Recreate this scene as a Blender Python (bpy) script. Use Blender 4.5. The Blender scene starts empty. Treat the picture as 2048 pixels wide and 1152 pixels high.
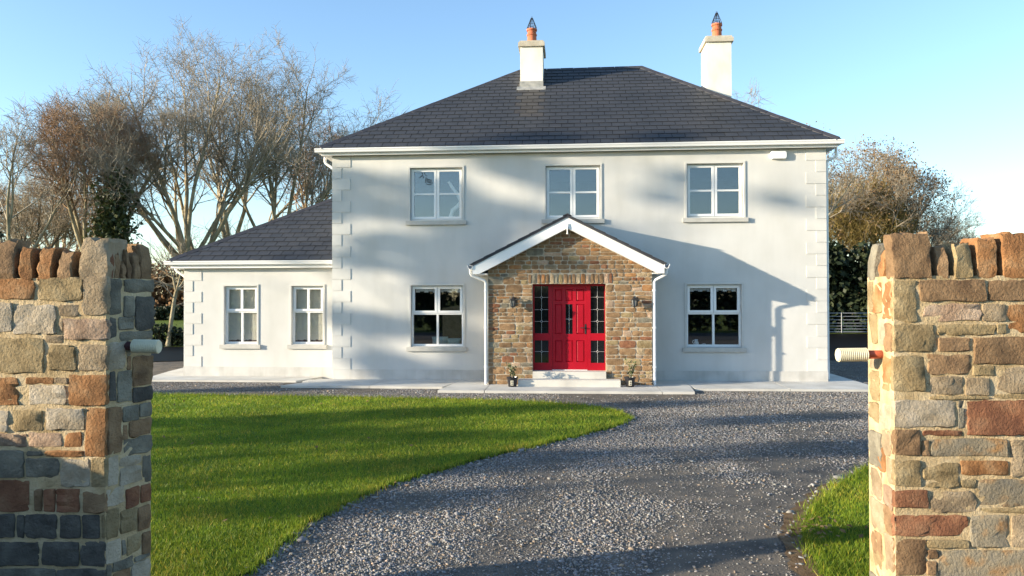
import bpy, math, random
import numpy as np
from mathutils import Vector, Matrix

S = bpy.context.scene
COL = S.collection
rnd = random.Random(11)
nrs = np.random.RandomState(5)

# ------------------------------------------------------------------ camera, light, exposure
CAM = Vector((5.938, -18.973, 2.074))
YAW = 0.0760148
cd = bpy.data.cameras.new("camera")
cam = bpy.data.objects.new("camera", cd); COL.objects.link(cam)
cd.sensor_width = 36.0
cd.lens = 36.0 * 1550.0 / 2048.0
cd.clip_end = 3000.0
cam.location = CAM
_pit, _rol = 0.01188, -0.00267
_R = Matrix.Rotation(YAW, 4, 'Z') @ Matrix.Rotation(math.pi / 2 + _pit, 4, 'X') @ Matrix.Rotation(_rol, 4, 'Z')
cam.rotation_euler = _R.to_euler()
S.camera = cam

SUN_TRAVEL = Vector((2.8, 1.0, -0.59)).normalized()
sd = bpy.data.lights.new("sun", 'SUN')
sd.energy = 4.6
sd.angle = math.radians(0.53)
sd.color = (1.0, 0.86, 0.65)
sun = bpy.data.objects.new("sun", sd); COL.objects.link(sun)
sun.location = (-60, -40, 30)
sun.rotation_euler = SUN_TRAVEL.to_track_quat('-Z', 'Y').to_euler()

world = bpy.data.worlds.new("World"); S.world = world
world.use_nodes = True
wn = world.node_tree
sky = wn.nodes.new('ShaderNodeTexSky')
sky.sky_type = 'NISHITA'
sky.sun_disc = False
sky.sun_elevation = math.asin(-SUN_TRAVEL.z)
sky.sun_rotation = math.atan2(-SUN_TRAVEL.x, -SUN_TRAVEL.y)
sky.altitude = 100.0
sky.air_density = 1.0
sky.dust_density = 0.5
sky.ozone_density = 2.5
bg = wn.nodes['Background']
bg.inputs['Strength'].default_value = 0.15
wn.links.new(sky.outputs[0], bg.inputs['Color'])
S.view_settings.view_transform = 'Standard'
S.view_settings.look = 'None'
S.view_settings.gamma = 1.0
S.view_settings.exposure = 1.35
S.view_settings.use_curve_mapping = False
S.render.engine = 'CYCLES'
S.cycles.max_bounces = 8
S.cycles.transparent_max_bounces = 12

def camw(x, d, z=0.0):
    """a spot x metres to the right and d metres ahead of where the photographer stands"""
    c, s = math.cos(YAW), math.sin(YAW)
    return Vector((CAM.x + x * c - d * s, CAM.y + x * s + d * c, z))

# ------------------------------------------------------------------ materials
def _ramp(nt, cols, lo=0.32, hi=0.68):
    r = nt.nodes.new('ShaderNodeValToRGB')
    el = r.color_ramp.elements
    n = len(cols)
    while len(el) < n: el.new(0.5)
    for i, c in enumerate(cols):
        el[i].position = lo + (hi - lo) * i / max(1, n - 1)
        el[i].color = (c[0], c[1], c[2], 1)
    return r

def mat(name, cols, scale=5.0, rough=0.8, bump=0.0, bscale=40.0, spec=0.3, rand=0.0, detail=4.0, stretch=(1, 1, 1),
        metal=0.0, translucent=0.0, attr=None, bdist=0.01, streak=0.0):
    m = bpy.data.materials.new(name); m.use_nodes = True
    nt = m.node_tree; N = nt.nodes; L = nt.links
    b = N['Principled BSDF']
    b.inputs['Roughness'].default_value = rough
    b.inputs['Specular IOR Level'].default_value = spec
    b.inputs['Metallic'].default_value = metal
    geo = N.new('ShaderNodeNewGeometry')
    mp = N.new('ShaderNodeMapping'); mp.inputs['Scale'].default_value = stretch
    L.new(geo.outputs['Position'], mp.inputs['Vector'])
    oi = N.new('ShaderNodeObjectInfo')
    mul = N.new('ShaderNodeMath'); mul.operation = 'MULTIPLY'; mul.inputs[1].default_value = 40.0 if rand else 0.0
    L.new(oi.outputs['Random'], mul.inputs[0])
    if len(cols) > 1:
        nz = N.new('ShaderNodeTexNoise'); nz.noise_dimensions = '4D'
        nz.inputs['Scale'].default_value = scale; nz.inputs['Detail'].default_value = detail
        L.new(mp.outputs[0], nz.inputs['Vector']); L.new(mul.outputs[0], nz.inputs['W'])
        r = _ramp(nt, cols); L.new(nz.outputs['Fac'], r.inputs['Fac'])
        out = r.outputs['Color']
    else:
        rgb = N.new('ShaderNodeRGB'); rgb.outputs[0].default_value = (*cols[0], 1); out = rgb.outputs[0]
    if rand:
        mr = N.new('ShaderNodeMapRange'); mr.inputs['To Min'].default_value = 1 - rand; mr.inputs['To Max'].default_value = 1 + rand
        L.new(oi.outputs['Random'], mr.inputs['Value'])
        mx = N.new('ShaderNodeVectorMath'); mx.operation = 'SCALE'
        L.new(out, mx.inputs[0]); L.new(mr.outputs[0], mx.inputs['Scale']); out = mx.outputs[0]
    if streak:
        mp2 = N.new('ShaderNodeMapping'); mp2.inputs['Scale'].default_value = (3.2, 3.2, .28); L.new(geo.outputs['Position'], mp2.inputs['Vector'])
        ns = N.new('ShaderNodeTexNoise'); ns.inputs['Scale'].default_value = 1.6; ns.inputs['Detail'].default_value = 7.0; L.new(mp2.outputs[0], ns.inputs['Vector'])
        rs_ = _ramp(nt, [(1 - streak, 1 - streak, 1 - streak * 1.1), (1, 1, 1), (1, 1, 1)], .36, .62); L.new(ns.outputs['Fac'], rs_.inputs['Fac'])
        mx = N.new('ShaderNodeMix'); mx.data_type = 'RGBA'; mx.blend_type = 'MULTIPLY'; mx.inputs[0].default_value = 1.0
        L.new(out, mx.inputs[6]); L.new(rs_.outputs['Color'], mx.inputs[7]); out = mx.outputs[2]
    if attr:
        at = N.new('ShaderNodeAttribute'); at.attribute_name = attr
        mx = N.new('ShaderNodeMix'); mx.data_type = 'RGBA'; mx.blend_type = 'MULTIPLY'; mx.inputs[0].default_value = 1.0
        L.new(out, mx.inputs[6]); L.new(at.outputs['Color'], mx.inputs[7]); out = mx.outputs[2]
    L.new(out, b.inputs['Base Color'])
    if bump:
        nb = N.new('ShaderNodeTexNoise'); nb.inputs['Scale'].default_value = bscale; nb.inputs['Detail'].default_value = 6.0
        nb.inputs['Roughness'].default_value = 0.65
        L.new(mp.outputs[0], nb.inputs['Vector'])
        bp = N.new('ShaderNodeBump'); bp.inputs['Strength'].default_value = bump; bp.inputs['Distance'].default_value = bdist
        L.new(nb.outputs['Fac'], bp.inputs['Height']); L.new(bp.outputs[0], b.inputs['Normal'])
    if translucent:
        tr = N.new('ShaderNodeBsdfTranslucent'); L.new(out, tr.inputs['Color'])
        ms = N.new('ShaderNodeMixShader'); ms.inputs[0].default_value = translucent
        L.new(b.outputs[0], ms.inputs[1]); L.new(tr.outputs[0], ms.inputs[2])
        L.new(ms.outputs[0], N['Material Output'].inputs['Surface'])
    return m

def glass_mat(name, tint, fac, dark=None, bump=0.0):
    m = bpy.data.materials.new(name); m.use_nodes = True
    nt = m.node_tree; N = nt.nodes; L = nt.links
    N.remove(N['Principled BSDF'])
    if dark is None:
        t = N.new('ShaderNodeBsdfTransparent'); t.inputs['Color'].default_value = (*tint, 1)
    else:
        t = N.new('ShaderNodeBsdfDiffuse'); t.inputs['Color'].default_value = (*dark, 1)
    g = N.new('ShaderNodeBsdfGlossy'); g.inputs['Roughness'].default_value = 0.02; g.inputs['Color'].default_value = (0.95, 0.97, 1, 1)
    if bump:
        nb = N.new('ShaderNodeTexNoise'); nb.inputs['Scale'].default_value = 45.0
        bp = N.new('ShaderNodeBump'); bp.inputs['Strength'].default_value = bump; bp.inputs['Distance'].default_value = 0.01
        L.new(nb.outputs['Fac'], bp.inputs['Height']); L.new(bp.outputs[0], g.inputs['Normal'])
    lw = N.new('ShaderNodeLayerWeight'); lw.inputs['Blend'].default_value = 0.5
    pw = N.new('ShaderNodeMath'); pw.operation = 'POWER'; pw.inputs[1].default_value = 5.0; L.new(lw.outputs['Facing'], pw.inputs[0])
    fr = N.new('ShaderNodeMath'); fr.operation = 'MULTIPLY_ADD'; fr.inputs[1].default_value = 0.96; fr.inputs[2].default_value = 0.04; L.new(pw.outputs[0], fr.inputs[0])
    ad = N.new('ShaderNodeMath'); ad.operation = 'ADD'; ad.inputs[1].default_value = fac; ad.use_clamp = True
    L.new(fr.outputs[0], ad.inputs[0])
    ms = N.new('ShaderNodeMixShader')
    L.new(ad.outputs[0], ms.inputs[0]); L.new(t.outputs[0], ms.inputs[1]); L.new(g.outputs[0], ms.inputs[2])
    L.new(ms.outputs[0], N['Material Output'].inputs['Surface'])
    return m

M = {}
M['render'] = mat('render', [(.535, .53, .50), (.585, .58, .555), (.62, .617, .592)], 1.3, .9, .35, 160, .15, detail=8, stretch=(1, 1, .6), bdist=.004, streak=.02)
M['quoin'] = mat('quoin', [(.55, .545, .515), (.62, .615, .585)], 3.0, .9, .25, 150, .15, rand=.04, bdist=.003)
M['plinth'] = mat('plinth', [(.43, .42, .39), (.53, .52, .49), (.60, .59, .56)], 2.0, .9, .3, 160, .15, detail=8, bdist=.004, streak=.09)
M['sill'] = mat('sill', [(.42, .41, .38), (.52, .51, .47)], 5.0, .85, .2, 150, .2, bdist=.003)
M['pvc'] = mat('pvc', [(.80, .80, .79), (.84, .84, .83)], 2.0, .35, spec=.45)
M['fascia'] = mat('fascia', [(.74, .73, .71), (.82, .81, .79)], 1.5, .4, spec=.4, stretch=(1, 1, 6))
M['slate'] = mat('slate', [(.034, .037, .043), (.042, .045, .051), (.050, .052, .058)], 1.2, .55, .25, 60, .35, rand=.05, bdist=.004)
M['stained'] = mat('stained_slate', [(.052, .050, .052), (.078, .073, .066)], 4.0, .7, .25, 60, .25, rand=.15, bdist=.004)
M['ridge'] = mat('ridge', [(.035, .036, .045), (.055, .055, .062)], 5.0, .6, .2, 60, .3, rand=.15)
M['underlay'] = mat('underlay', [(.02, .02, .024)], rough=.9)
M['lead'] = mat('lead', [(.22, .225, .22), (.32, .32, .30), (.40, .39, .36)], 7.0, .6, .4, 50, .4)
M['stack'] = mat('stack', [(.64, .61, .54), (.74, .71, .64), (.78, .76, .70)], 3.0, .9, .5, 110, .15, stretch=(1, 1, .5), detail=8)
M['cap'] = mat('cap', [(.40, .36, .28), (.55, .51, .43)], 6.0, .9, .4, 80, .15)
M['terracotta'] = mat('terracotta', [(.40, .115, .055), (.52, .17, .09)], 6.0, .75, .15, 60, .25)
M['iron'] = mat('iron', [(.012, .012, .014), (.03, .03, .032)], 20.0, .45, spec=.5)
M['red'] = mat('red_paint', [(.37, .004, .016), (.42, .006, .020)], 2.0, .38, .06, 90, .3, bdist=.002)
M['mortar'] = mat('mortar', [(.32, .275, .205), (.44, .385, .30), (.52, .47, .38)], 9.0, .95, .7, 70, .1, bdist=.012)
M['mortar_gold'] = mat('mortar_gold', [(.38, .28, .15), (.54, .41, .235), (.62, .50, .32)], 7.0, .95, .9, 55, .1, bdist=.02)
M['concrete'] = mat('concrete', [(.44, .425, .39), (.54, .525, .48), (.60, .585, .54)], 1.8, .9, .35, 60, .2, detail=9, bdist=.006)
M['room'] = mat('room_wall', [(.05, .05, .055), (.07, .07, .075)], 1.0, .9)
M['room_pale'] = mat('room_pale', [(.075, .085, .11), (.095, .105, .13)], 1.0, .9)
M['blind'] = mat('blind', [(.76, .70, .56), (.80, .75, .62)], 8.0, .9, translucent=.25)
M['curtain'] = mat('curtain', [(.55, .49, .38), (.62, .56, .44)], 8.0, .9, translucent=.2)
M['valance'] = mat('valance', [(.66, .68, .68), (.74, .76, .76)], 8.0, .9)
M['cushion'] = mat('cushion', [(.25, .36, .34), (.32, .44, .41)], 8.0, .9)
M['china'] = mat('china', [(.75, .74, .7)], rough=.25, spec=.5)
M['glass'] = glass_mat('window_glass', (.95, .965, .975), .07)
M['door_glass'] = glass_mat('door_glass', None, .05, dark=(.008, .009, .012), bump=.06)
M['came'] = mat('came', [(.62, .62, .62)], rough=.35, spec=.6, metal=.4)
M['black_pot'] = mat('black_pot', [(.010, .010, .013), (.018, .018, .022)], 9.0, .22, spec=.5)
M['tag'] = mat('tag', [(.62, .58, .46)], rough=.6)
M['leaf'] = mat('leaf', [(.035, .07, .02), (.07, .10, .03), (.10, .12, .04)], 9.0, .5, spec=.4, translucent=.25, rand=.1)
M['ivy'] = mat('ivy', [(.025, .04, .012), (.05, .065, .02), (.09, .095, .035)], 1.4, .5, spec=.4, translucent=.2)
M['evergreen'] = mat('evergreen', [(.012, .02, .008), (.022, .034, .014), (.04, .05, .022)], .8, .6, spec=.3, translucent=.1)
M['moss_twig'] = mat('moss_twig', [(.17, .13, .045), (.26, .195, .065), (.32, .235, .09)], .9, .8, spec=.1)
M['dead_leaf'] = mat('dead_leaf', [(.13, .085, .05), (.20, .13, .07), (.27, .18, .09)], 2.5, .8, spec=.1, translucent=.2)
M['bark'] = mat('bark', [(.19, .16, .10), (.30, .255, .165), (.40, .35, .24)], 2.2, .9, .6, 14, .1, bdist=.04)
M['bark_dark'] = mat('bark_dark', [(.07, .058, .042), (.11, .09, .062), (.16, .13, .085)], 2.2, .9, .6, 14, .1, bdist=.04)
M['twig'] = mat('twig', [(.22, .185, .14), (.31, .265, .20), (.37, .32, .245)], .5, .85, spec=.1)
M['twig_red'] = mat('twig_red', [(.26, .17, .11), (.34, .23, .145)], .5, .85, spec=.1)
M['twig_grey'] = mat('twig_grey', [(.27, .24, .19), (.36, .32, .26)], .5, .85, spec=.1)
M['thicket'] = mat('thicket', [(.11, .065, .035), (.18, .11, .06), (.22, .14, .08)], .35, .9, spec=.05)
M['grass'] = mat('grass', [(.125, .20, .016), (.20, .275, .022), (.29, .32, .038)], .9, .5, spec=.25, translucent=.35, attr='tone', detail=6)
M['lawn'] = mat('lawn', [(.045, .100, .012), (.070, .140, .018), (.10, .16, .026)], 3.0, .9, .8, 60, .1, detail=8, bdist=.03)
M['field'] = mat('field', [(.085, .125, .020), (.125, .165, .030), (.17, .19, .05)], .35, .9, .8, 5, .1, detail=9, bdist=.2)
M['soil'] = mat('soil', [(.10, .065, .035), (.16, .105, .06), (.21, .15, .09)], 9.0, .95, .8, 60, .1, detail=8, bdist=.02)
M['drive'] = mat('drive', [(.08, .074, .067), (.13, .117, .10), (.19, .16, .125)], 3.1, .95, .9, 45, .15, detail=10, bdist=.02)
M['chip'] = mat('chip', [(.165, .163, .158), (.22, .215, .207), (.265, .258, .245)], .8, .85, .3, 90, .25, attr='tone', bdist=.004)
M['asphalt'] = mat('asphalt', [(.045, .045, .047), (.06, .06, .06)], 2.0, .9, .5, 90)
M['duct_cream'] = mat('duct_cream', [(.60, .55, .38), (.70, .66, .50)], 9.0, .4, spec=.4)
M['duct_red'] = mat('duct_red', [(.34, .075, .035), (.40, .10, .05)], 9.0, .45, spec=.4)
M['duct_dark'] = mat('duct_dark', [(.06, .02, .02)], rough=.6)
M['duct_bore'] = mat('duct_bore', [(.16, .12, .08)], rough=.8)
M['galv'] = mat('galv', [(.30, .31, .32), (.40, .41, .42)], 6.0, .45, spec=.5, metal=.5)
M['lamp_glass'] = mat('lamp_glass', [(.16, .17, .17)], rough=.15, spec=.6)
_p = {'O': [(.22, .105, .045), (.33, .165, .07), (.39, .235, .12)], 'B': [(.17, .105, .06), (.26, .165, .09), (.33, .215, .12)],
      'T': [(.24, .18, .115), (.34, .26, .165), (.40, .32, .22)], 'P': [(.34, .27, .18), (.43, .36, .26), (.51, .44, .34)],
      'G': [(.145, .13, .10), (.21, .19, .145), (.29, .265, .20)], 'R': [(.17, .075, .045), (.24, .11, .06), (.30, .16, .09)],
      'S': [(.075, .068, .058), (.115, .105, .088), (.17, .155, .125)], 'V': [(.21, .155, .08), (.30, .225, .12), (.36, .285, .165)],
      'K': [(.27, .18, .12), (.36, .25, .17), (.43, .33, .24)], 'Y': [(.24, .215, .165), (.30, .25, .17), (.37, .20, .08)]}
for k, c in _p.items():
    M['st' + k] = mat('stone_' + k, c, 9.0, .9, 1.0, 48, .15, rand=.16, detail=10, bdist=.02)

# ------------------------------------------------------------------ mesh helpers
WL = {}
def _link(o, wloc, parent, label, cat, group, kind):
    COL.objects.link(o)
    WL[o.name] = Vector(wloc)
    if parent is not None:
        o.parent = parent; o.location = Vector(wloc) - WL[parent.name]
    else:
        o.location = wloc
    if label: o['label'] = label
    if cat: o['category'] = cat
    if group: o['group'] = group
    if kind: o['kind'] = kind
    return o

def thing(name, loc, label, cat, group=None):
    return _link(bpy.data.objects.new(name, None), loc, None, label, cat, group, None)

def from_arrays(name, V, F, material, parent=None, origin=None, smooth=False, tone=None, label=None, cat=None, group=None, kind=None):
    """V: (n,3) array; F: (m,3) or (m,4) array, or a list of index tuples"""
    V = np.asarray(V, dtype=np.float64)
    if origin is None:
        a, b = V.min(0), V.max(0); origin = ((a[0] + b[0]) / 2, (a[1] + b[1]) / 2, a[2])
    Vl = (V - np.array(origin)).astype(np.float32)
    me = bpy.data.meshes.new(name)
    if isinstance(F, np.ndarray):
        k = F.shape[1]; m = F.shape[0]
        me.vertices.add(len(Vl)); me.vertices.foreach_set('co', Vl.ravel())
        me.loops.add(m * k); me.loops.foreach_set('vertex_index', F.astype(np.int32).ravel())
        me.polygons.add(m)
        me.polygons.foreach_set('loop_start', np.arange(0, m * k, k, dtype=np.int32))
        me.polygons.foreach_set('loop_total', np.full(m, k, dtype=np.int32))
        me.update(calc_edges=True)
    else:
        me.from_pydata([tuple(map(float, v)) for v in Vl], [], F)
        me.update()
    if smooth: me.polygons.foreach_set('use_smooth', np.ones(len(me.polygons), dtype=bool))
    if smooth == 'sharp': me.set_sharp_from_angle(angle=math.radians(24))
    if tone is not None:
        at = me.attributes.new('tone', 'FLOAT_COLOR', 'POINT')
        c = np.ones((len(Vl), 4), dtype=np.float32); c[:, :3] = tone
        at.data.foreach_set('color', c.ravel())
    me.materials.append(material)
    return _link(bpy.data.objects.new(name, me), origin, parent, label, cat, group, kind)

class MB:
    def __init__(s): s.v = []; s.f = []
    def add(s, vs, fs):
        n = len(s.v); s.v += [tuple(v) for v in vs]; s.f += [tuple(i + n for i in f) for f in fs]
    def quad(s, a, b, c, d): s.add([a, b, c, d], [(0, 1, 2, 3)])
    def box(s, x0, x1, y0, y1, z0, z1):
        s.add([(x0, y0, z0), (x1, y0, z0), (x1, y1, z0), (x0, y1, z0), (x0, y0, z1), (x1, y0, z1), (x1, y1, z1), (x0, y1, z1)],
              [(0, 3, 2, 1), (4, 5, 6, 7), (0, 1, 5, 4), (1, 2, 6, 5), (2, 3, 7, 6), (3, 0, 4, 7)])
    def prism(s, A, B):
        """two matching rings of points"""
        n = len(A)
        s.add(list(A) + list(B), [tuple(range(n))[::-1], tuple(range(n, 2 * n))] + [(i, (i + 1) % n, n + (i + 1) % n, n + i) for i in range(n)])
    def ring(s, x0, x1, z0, z1, w, y0, y1, wb=None, wt=None):
        wb = w if wb is None else wb; wt = w if wt is None else wt
        s.box(x0, x0 + w, y0, y1, z0, z1); s.box(x1 - w, x1, y0, y1, z0, z1)
        s.box(x0 + w, x1 - w, y0 + .0005, y1 - .0005, z0, z0 + wb); s.box(x0 + w, x1 - w, y0 + .0005, y1 - .0005, z1 - wt, z1)
    def tube(s, pts, r, n=8, caps=True):
        pts = [Vector(p) for p in pts]
        rs = r if isinstance(r, (list, tuple)) else [r] * len(pts)
        base = len(s.v); prev = None
        for i, p in enumerate(pts):
            d = (pts[min(i + 1, len(pts) - 1)] - pts[max(i - 1, 0)]).normalized()
            if prev is None:
                u = d.cross(Vector((0, 0, 1)) if abs(d.z) < .9 else Vector((1, 0, 0))).normalized()
            else:
                u = (prev - d * prev.dot(d)).normalized()
            prev = u; w = d.cross(u)
            for k in range(n):
                a = 2 * math.pi * k / n
                s.v.append(tuple(p + (u * math.cos(a) + w * math.sin(a)) * rs[i]))
        for i in range(len(pts) - 1):
            for k in range(n):
                a, b = base + i * n + k, base + i * n + (k + 1) % n
                s.f.append((a, b, b + n, a + n))
        if caps:
            s.f.append(tuple(base + k for k in range(n))[::-1]); s.f.append(tuple(base + (len(pts) - 1) * n + k for k in range(n)))
    def lathe(s, c, prof, n=16):
        base = len(s.v)
        for r, z in prof:
            for k in range(n):
                a = 2 * math.pi * k / n
                s.v.append((c[0] + r * math.cos(a), c[1] + r * math.sin(a), c[2] + z))
        for i in range(len(prof) - 1):
            for k in range(n):
                a, b = base + i * n + k, base + i * n + (k + 1) % n
                s.f.append((a, b, b + n, a + n))
        s.f.append(tuple(base + k for k in range(n))[::-1]); s.f.append(tuple(base + (len(prof) - 1) * n + k for k in range(n)))
    def build(s, name, material, parent=None, **kw):
        return from_arrays(name, s.v, s.f, material, parent, **kw)

def sheet(name, pts, z, material, kind='structure', parent=None, **kw):
    return from_arrays(name, [(p[0], p[1], z) for p in pts], [tuple(range(len(pts)))], material, parent, kind=kind, **kw)

def inside(poly, P):
    """points of P (n,2) inside the polygon"""
    x, y = P[:, 0], P[:, 1]; r = np.zeros(len(P), bool); n = len(poly)
    for i in range(n):
        (x0, y0), (x1, y1) = poly[i], poly[(i + 1) % n]
        c = ((y0 > y) != (y1 > y))
        with np.errstate(divide='ignore', invalid='ignore'):
            r ^= c & (x < (x1 - x0) * (y - y0) / (y1 - y0 + 1e-12) + x0)
    return r

def clip_poly(P, a, b):
    """keep the part of a 2D polygon left of a->b"""
    out = []
    side = lambda p: (b[0] - a[0]) * (p[1] - a[1]) - (b[1] - a[1]) * (p[0] - a[0])
    for i in range(len(P)):
        p, q = P[i], P[(i + 1) % len(P)]; sp, sq = side(p), side(q)
        if sp >= 0: out.append(p)
        if (sp >= 0) != (sq >= 0):
            t = sp / (sp - sq); out.append((p[0] + (q[0] - p[0]) * t, p[1] + (q[1] - p[1]) * t))
    return out

# ---- a rough stone: polygon in (u, v), pushed out along n
def stone_geo(poly, depth, out, rough, cuts, rings, rg):
    """returns verts in (u, v, n) and faces; the face of the stone is broken into tilted facets"""
    cu = sum(p[0] for p in poly) / len(poly); cv = sum(p[1] for p in poly) / len(poly)
    w = max(p[0] for p in poly) - min(p[0] for p in poly); h = max(p[1] for p in poly) - min(p[1] for p in poly)
    sz = min(w, h)
    bd = []
    n = len(poly)
    for i in range(n):
        p, q = poly[i], poly[(i + 1) % n]
        L = math.hypot(q[0] - p[0], q[1] - p[1])
        k = max(1, min(cuts, int(round(L / (sz * .55)))))
        for j in range(k):
            t = j / k
            bd.append((p[0] + (q[0] - p[0]) * t, p[1] + (q[1] - p[1]) * t))
    m = len(bd)
    jit = sz * .045
    bd = [(a + rg.uniform(-jit, jit), b + rg.uniform(-jit, jit)) for a, b in bd]
    # soften the corners a little
    bd = [((bd[i - 1][0] + bd[(i + 1) % m][0] + 6 * bd[i][0]) / 8, (bd[i - 1][1] + bd[(i + 1) % m][1] + 6 * bd[i][1]) / 8) for i in range(m)]
    planes = [(rg.uniform(-1, 1), rg.uniform(-1, 1), rg.uniform(0, .5)) for _ in range(5)]
    def hgt(a, b):
        x, y = (a - cu) / max(w, 1e-4), (b - cv) / max(h, 1e-4)
        e = max(abs(x), abs(y)) * 2
        f = min(pl[0] * x * .9 + pl[1] * y * .9 + pl[2] for pl in planes)
        return out + rough * (f + rg.uniform(-.18, .18)) - rough * .5 * e ** 4
    V = [(a, b, -depth) for a, b in bd]
    F = []
    sc = [1.0] + [1 - .16 - .84 * (i / rings) * .8 for i in range(rings)]
    V += [(a, b, max(.001, out * .45 + rough * rg.uniform(-.1, .1))) for a, b in bd]
    prev = m
    for kk in range(rings):
        s_ = sc[kk + 1] if kk else .90
        st = len(V)
        for a, b in bd:
            a2, b2 = cu + (a - cu) * s_, cv + (b - cv) * s_
            if kk == 0:
                dx = min(abs(a - cu) * .1, sz * .05); dy = min(abs(b - cv) * .1, sz * .05)
                a2 = a - math.copysign(dx, a - cu); b2 = b - math.copysign(dy, b - cv)
            V.append((a2, b2, hgt(a2, b2)))
        for i in range(m):
            j = (i + 1) % m; F.append((prev + i, prev + j, st + j, st + i))
        prev = st
    V.append((cu, cv, hgt(cu, cv)))
    for i in range(m): F.append((prev + i, prev + (i + 1) % m, len(V) - 1))
    for i in range(m):
        j = (i + 1) % m; F.append((i, j, m + j, m + i))
    return V, F

def put_stone(name, poly, A, du, dv, dn, material, parent, depth=.03, out=.02, rough=.02, cuts=4, rings=2, rg=rnd, smooth=False, kind=None):
    V, F = stone_geo(poly, depth, out, rough, cuts, rings, rg)
    W = [A + du * a + dv * b + dn * c for a, b, c in V]
    return from_arrays(name, [tuple(w) for w in W], F, material, parent, smooth=smooth)

def rough_box(w, h, d, amp, bev, rg, nu, nv, nd, topirr=0.0, jag=0.0):
    """a split stone: u in 0..w, v in 0..h, n from -d to 0; open at the back. Returns verts, quads"""
    nu, nv = max(3, nu), max(3, nv)
    fr = [[rg.uniform(-1, 1) for _ in range(4)] for _ in range(7)]
    pl = [(rg.uniform(-1, 1), rg.uniform(-1, 1), rg.uniform(.0, .45)) for _ in range(4)]
    tw = [rg.uniform(-1, 1) * topirr for _ in range(nu + 1)]
    idx = {}; V = []; F = []
    eu, ev = min(.12, bev * .8 / w), min(.16, bev * .8 / h)
    ju = [0, eu] + [eu + (1 - 2 * eu) * (i + rg.uniform(-.28, .28)) / (nu - 2) for i in range(1, nu - 2)] + [1 - eu, 1]; jv = [0, ev] + [ev + (1 - 2 * ev) * (i + rg.uniform(-.28, .28)) / (nv - 2) for i in range(1, nv - 2)] + [1 - ev, 1]
    def vert(i, j, k):
        if (i, j, k) in idx: return idx[i, j, k]
        x, y, z = ju[i] * 2 - 1, jv[j] * 2 - 1, k / nd * 2 - 1            # z = 1 is the face we see
        bx, by, bz = bev / w * 2, bev / h * 2, bev / d * 2
        e = lambda a, b: (abs(a) ** 24 + abs(b) ** 24) * .5
        x2 = x * (1 - bx * e(y, z)); y2 = y * (1 - by * e(x, z)); z2 = z * (1 - bz * (e(x, y) if z > 0 else 0))
        ph = lambda a: math.sin(a[0] * 9 * x * w / .3 + a[1] * 9 * y * h / .2 + a[2] * 5 * z + a[3] * 6)
        face = min(p[0] * x * .5 + p[1] * y * .5 + p[2] for p in pl) if k == nd else 0
        du, dv, dn = amp * .35 * (ph(fr[0]) + .6 * rg.uniform(-1, 1) * (1 + jag)), amp * .35 * (ph(fr[1]) + .6 * rg.uniform(-1, 1) * (1 + jag)), amp * (.35 * ph(fr[2]) + .25 * ph(fr[3]) + .7 * face + .16 * rg.uniform(-1, 1))
        V.append(((x2 + 1) / 2 * w + du, (y2 + 1) / 2 * h + dv + (tw[i] * (y + 1) / 2 if topirr else 0), (z2 - 1) / 2 * d + dn))
        idx[i, j, k] = len(V) - 1
        return len(V) - 1
    for i in range(nu):
        for j in range(nv): F.append((vert(i, j, nd), vert(i + 1, j, nd), vert(i + 1, j + 1, nd), vert(i, j + 1, nd)))
        for k in range(nd):
            F.append((vert(i, nv, k), vert(i, nv, k + 1), vert(i + 1, nv, k + 1), vert(i + 1, nv, k))); F.append((vert(i, 0, k), vert(i + 1, 0, k), vert(i + 1, 0, k + 1), vert(i, 0, k + 1)))
    for j in range(nv):
        for k in range(nd):
            F.append((vert(0, j, k), vert(0, j, k + 1), vert(0, j + 1, k + 1), vert(0, j + 1, k))); F.append((vert(nu, j, k), vert(nu, j + 1, k), vert(nu, j + 1, k + 1), vert(nu, j, k + 1)))
    return V, F
# ------------------------------------------------------------------ ground
sheet('ground', [(-900, -500), (900, -500), (900, 1400), (-900, 1400)], -0.03, M['field'])
sheet('driveway', [(-15, -18.2), (17, -18.2), (18, 9.5), (17, 11), (-6.2, 6.2), (-10, 4.0), (-15, 3.0)], 0.0, M['drive'])
sheet('road', [(-120, -26.0), (140, -26.0), (140, -18.4), (-120, -18.4)], 0.004, M['asphalt'])
LAWN = [(-14, -2.4), (-6, -2.8), (-2.98, -3.07), (-.77, -3.19), (1.4, -3.31), (4.52, -3.59), (5.4, -3.82), (6.01, -4.15), (6.45, -4.5), (6.76, -4.94), (6.91, -5.67),
        (6.72, -6.3), (6.4, -6.85), (5.99, -7.47), (5.5, -8.15), (5.0, -8.8), (4.6, -9.4), (4.23, -10), (3.92, -10.6), (3.7, -11.25), (3.56, -11.9), (3.52, -12.5), (3.51, -13.3), (3.1, -14.0), (-14, -14.6)]
RLAWN = [(16, -6.2), (10.6, -7.9), (9.51, -9.34), (9.15, -9.8), (8.88, -10.18), (8.6, -10.6), (8.46, -10.84), (8.28, -11.2), (8.12, -11.57), (7.95, -12.05), (7.84, -12.45), (7.77, -13.04), (7.85, -13.7), (16, -13.2)][::-1]
def edge_noise(poly, amp, step):
    out = []
    for i in range(len(poly)):
        p, q = poly[i], poly[(i + 1) % len(poly)]
        L = math.hypot(q[0] - p[0], q[1] - p[1]); k = max(1, int(L / step)) if L < 3.5 else 1
        for j in range(k):
            t = j / k; out.append((p[0] + (q[0] - p[0]) * t + rnd.uniform(-amp, amp), p[1] + (q[1] - p[1]) * t + rnd.uniform(-amp, amp)))
    return out
LAWN_E, RLAWN_E = edge_noise(LAWN, .035, .16), edge_noise(RLAWN, .03, .14)
sheet('lawn', LAWN_E, 0.022, M['lawn'])
sheet('lawn', RLAWN_E, 0.022, M['lawn'])
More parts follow.
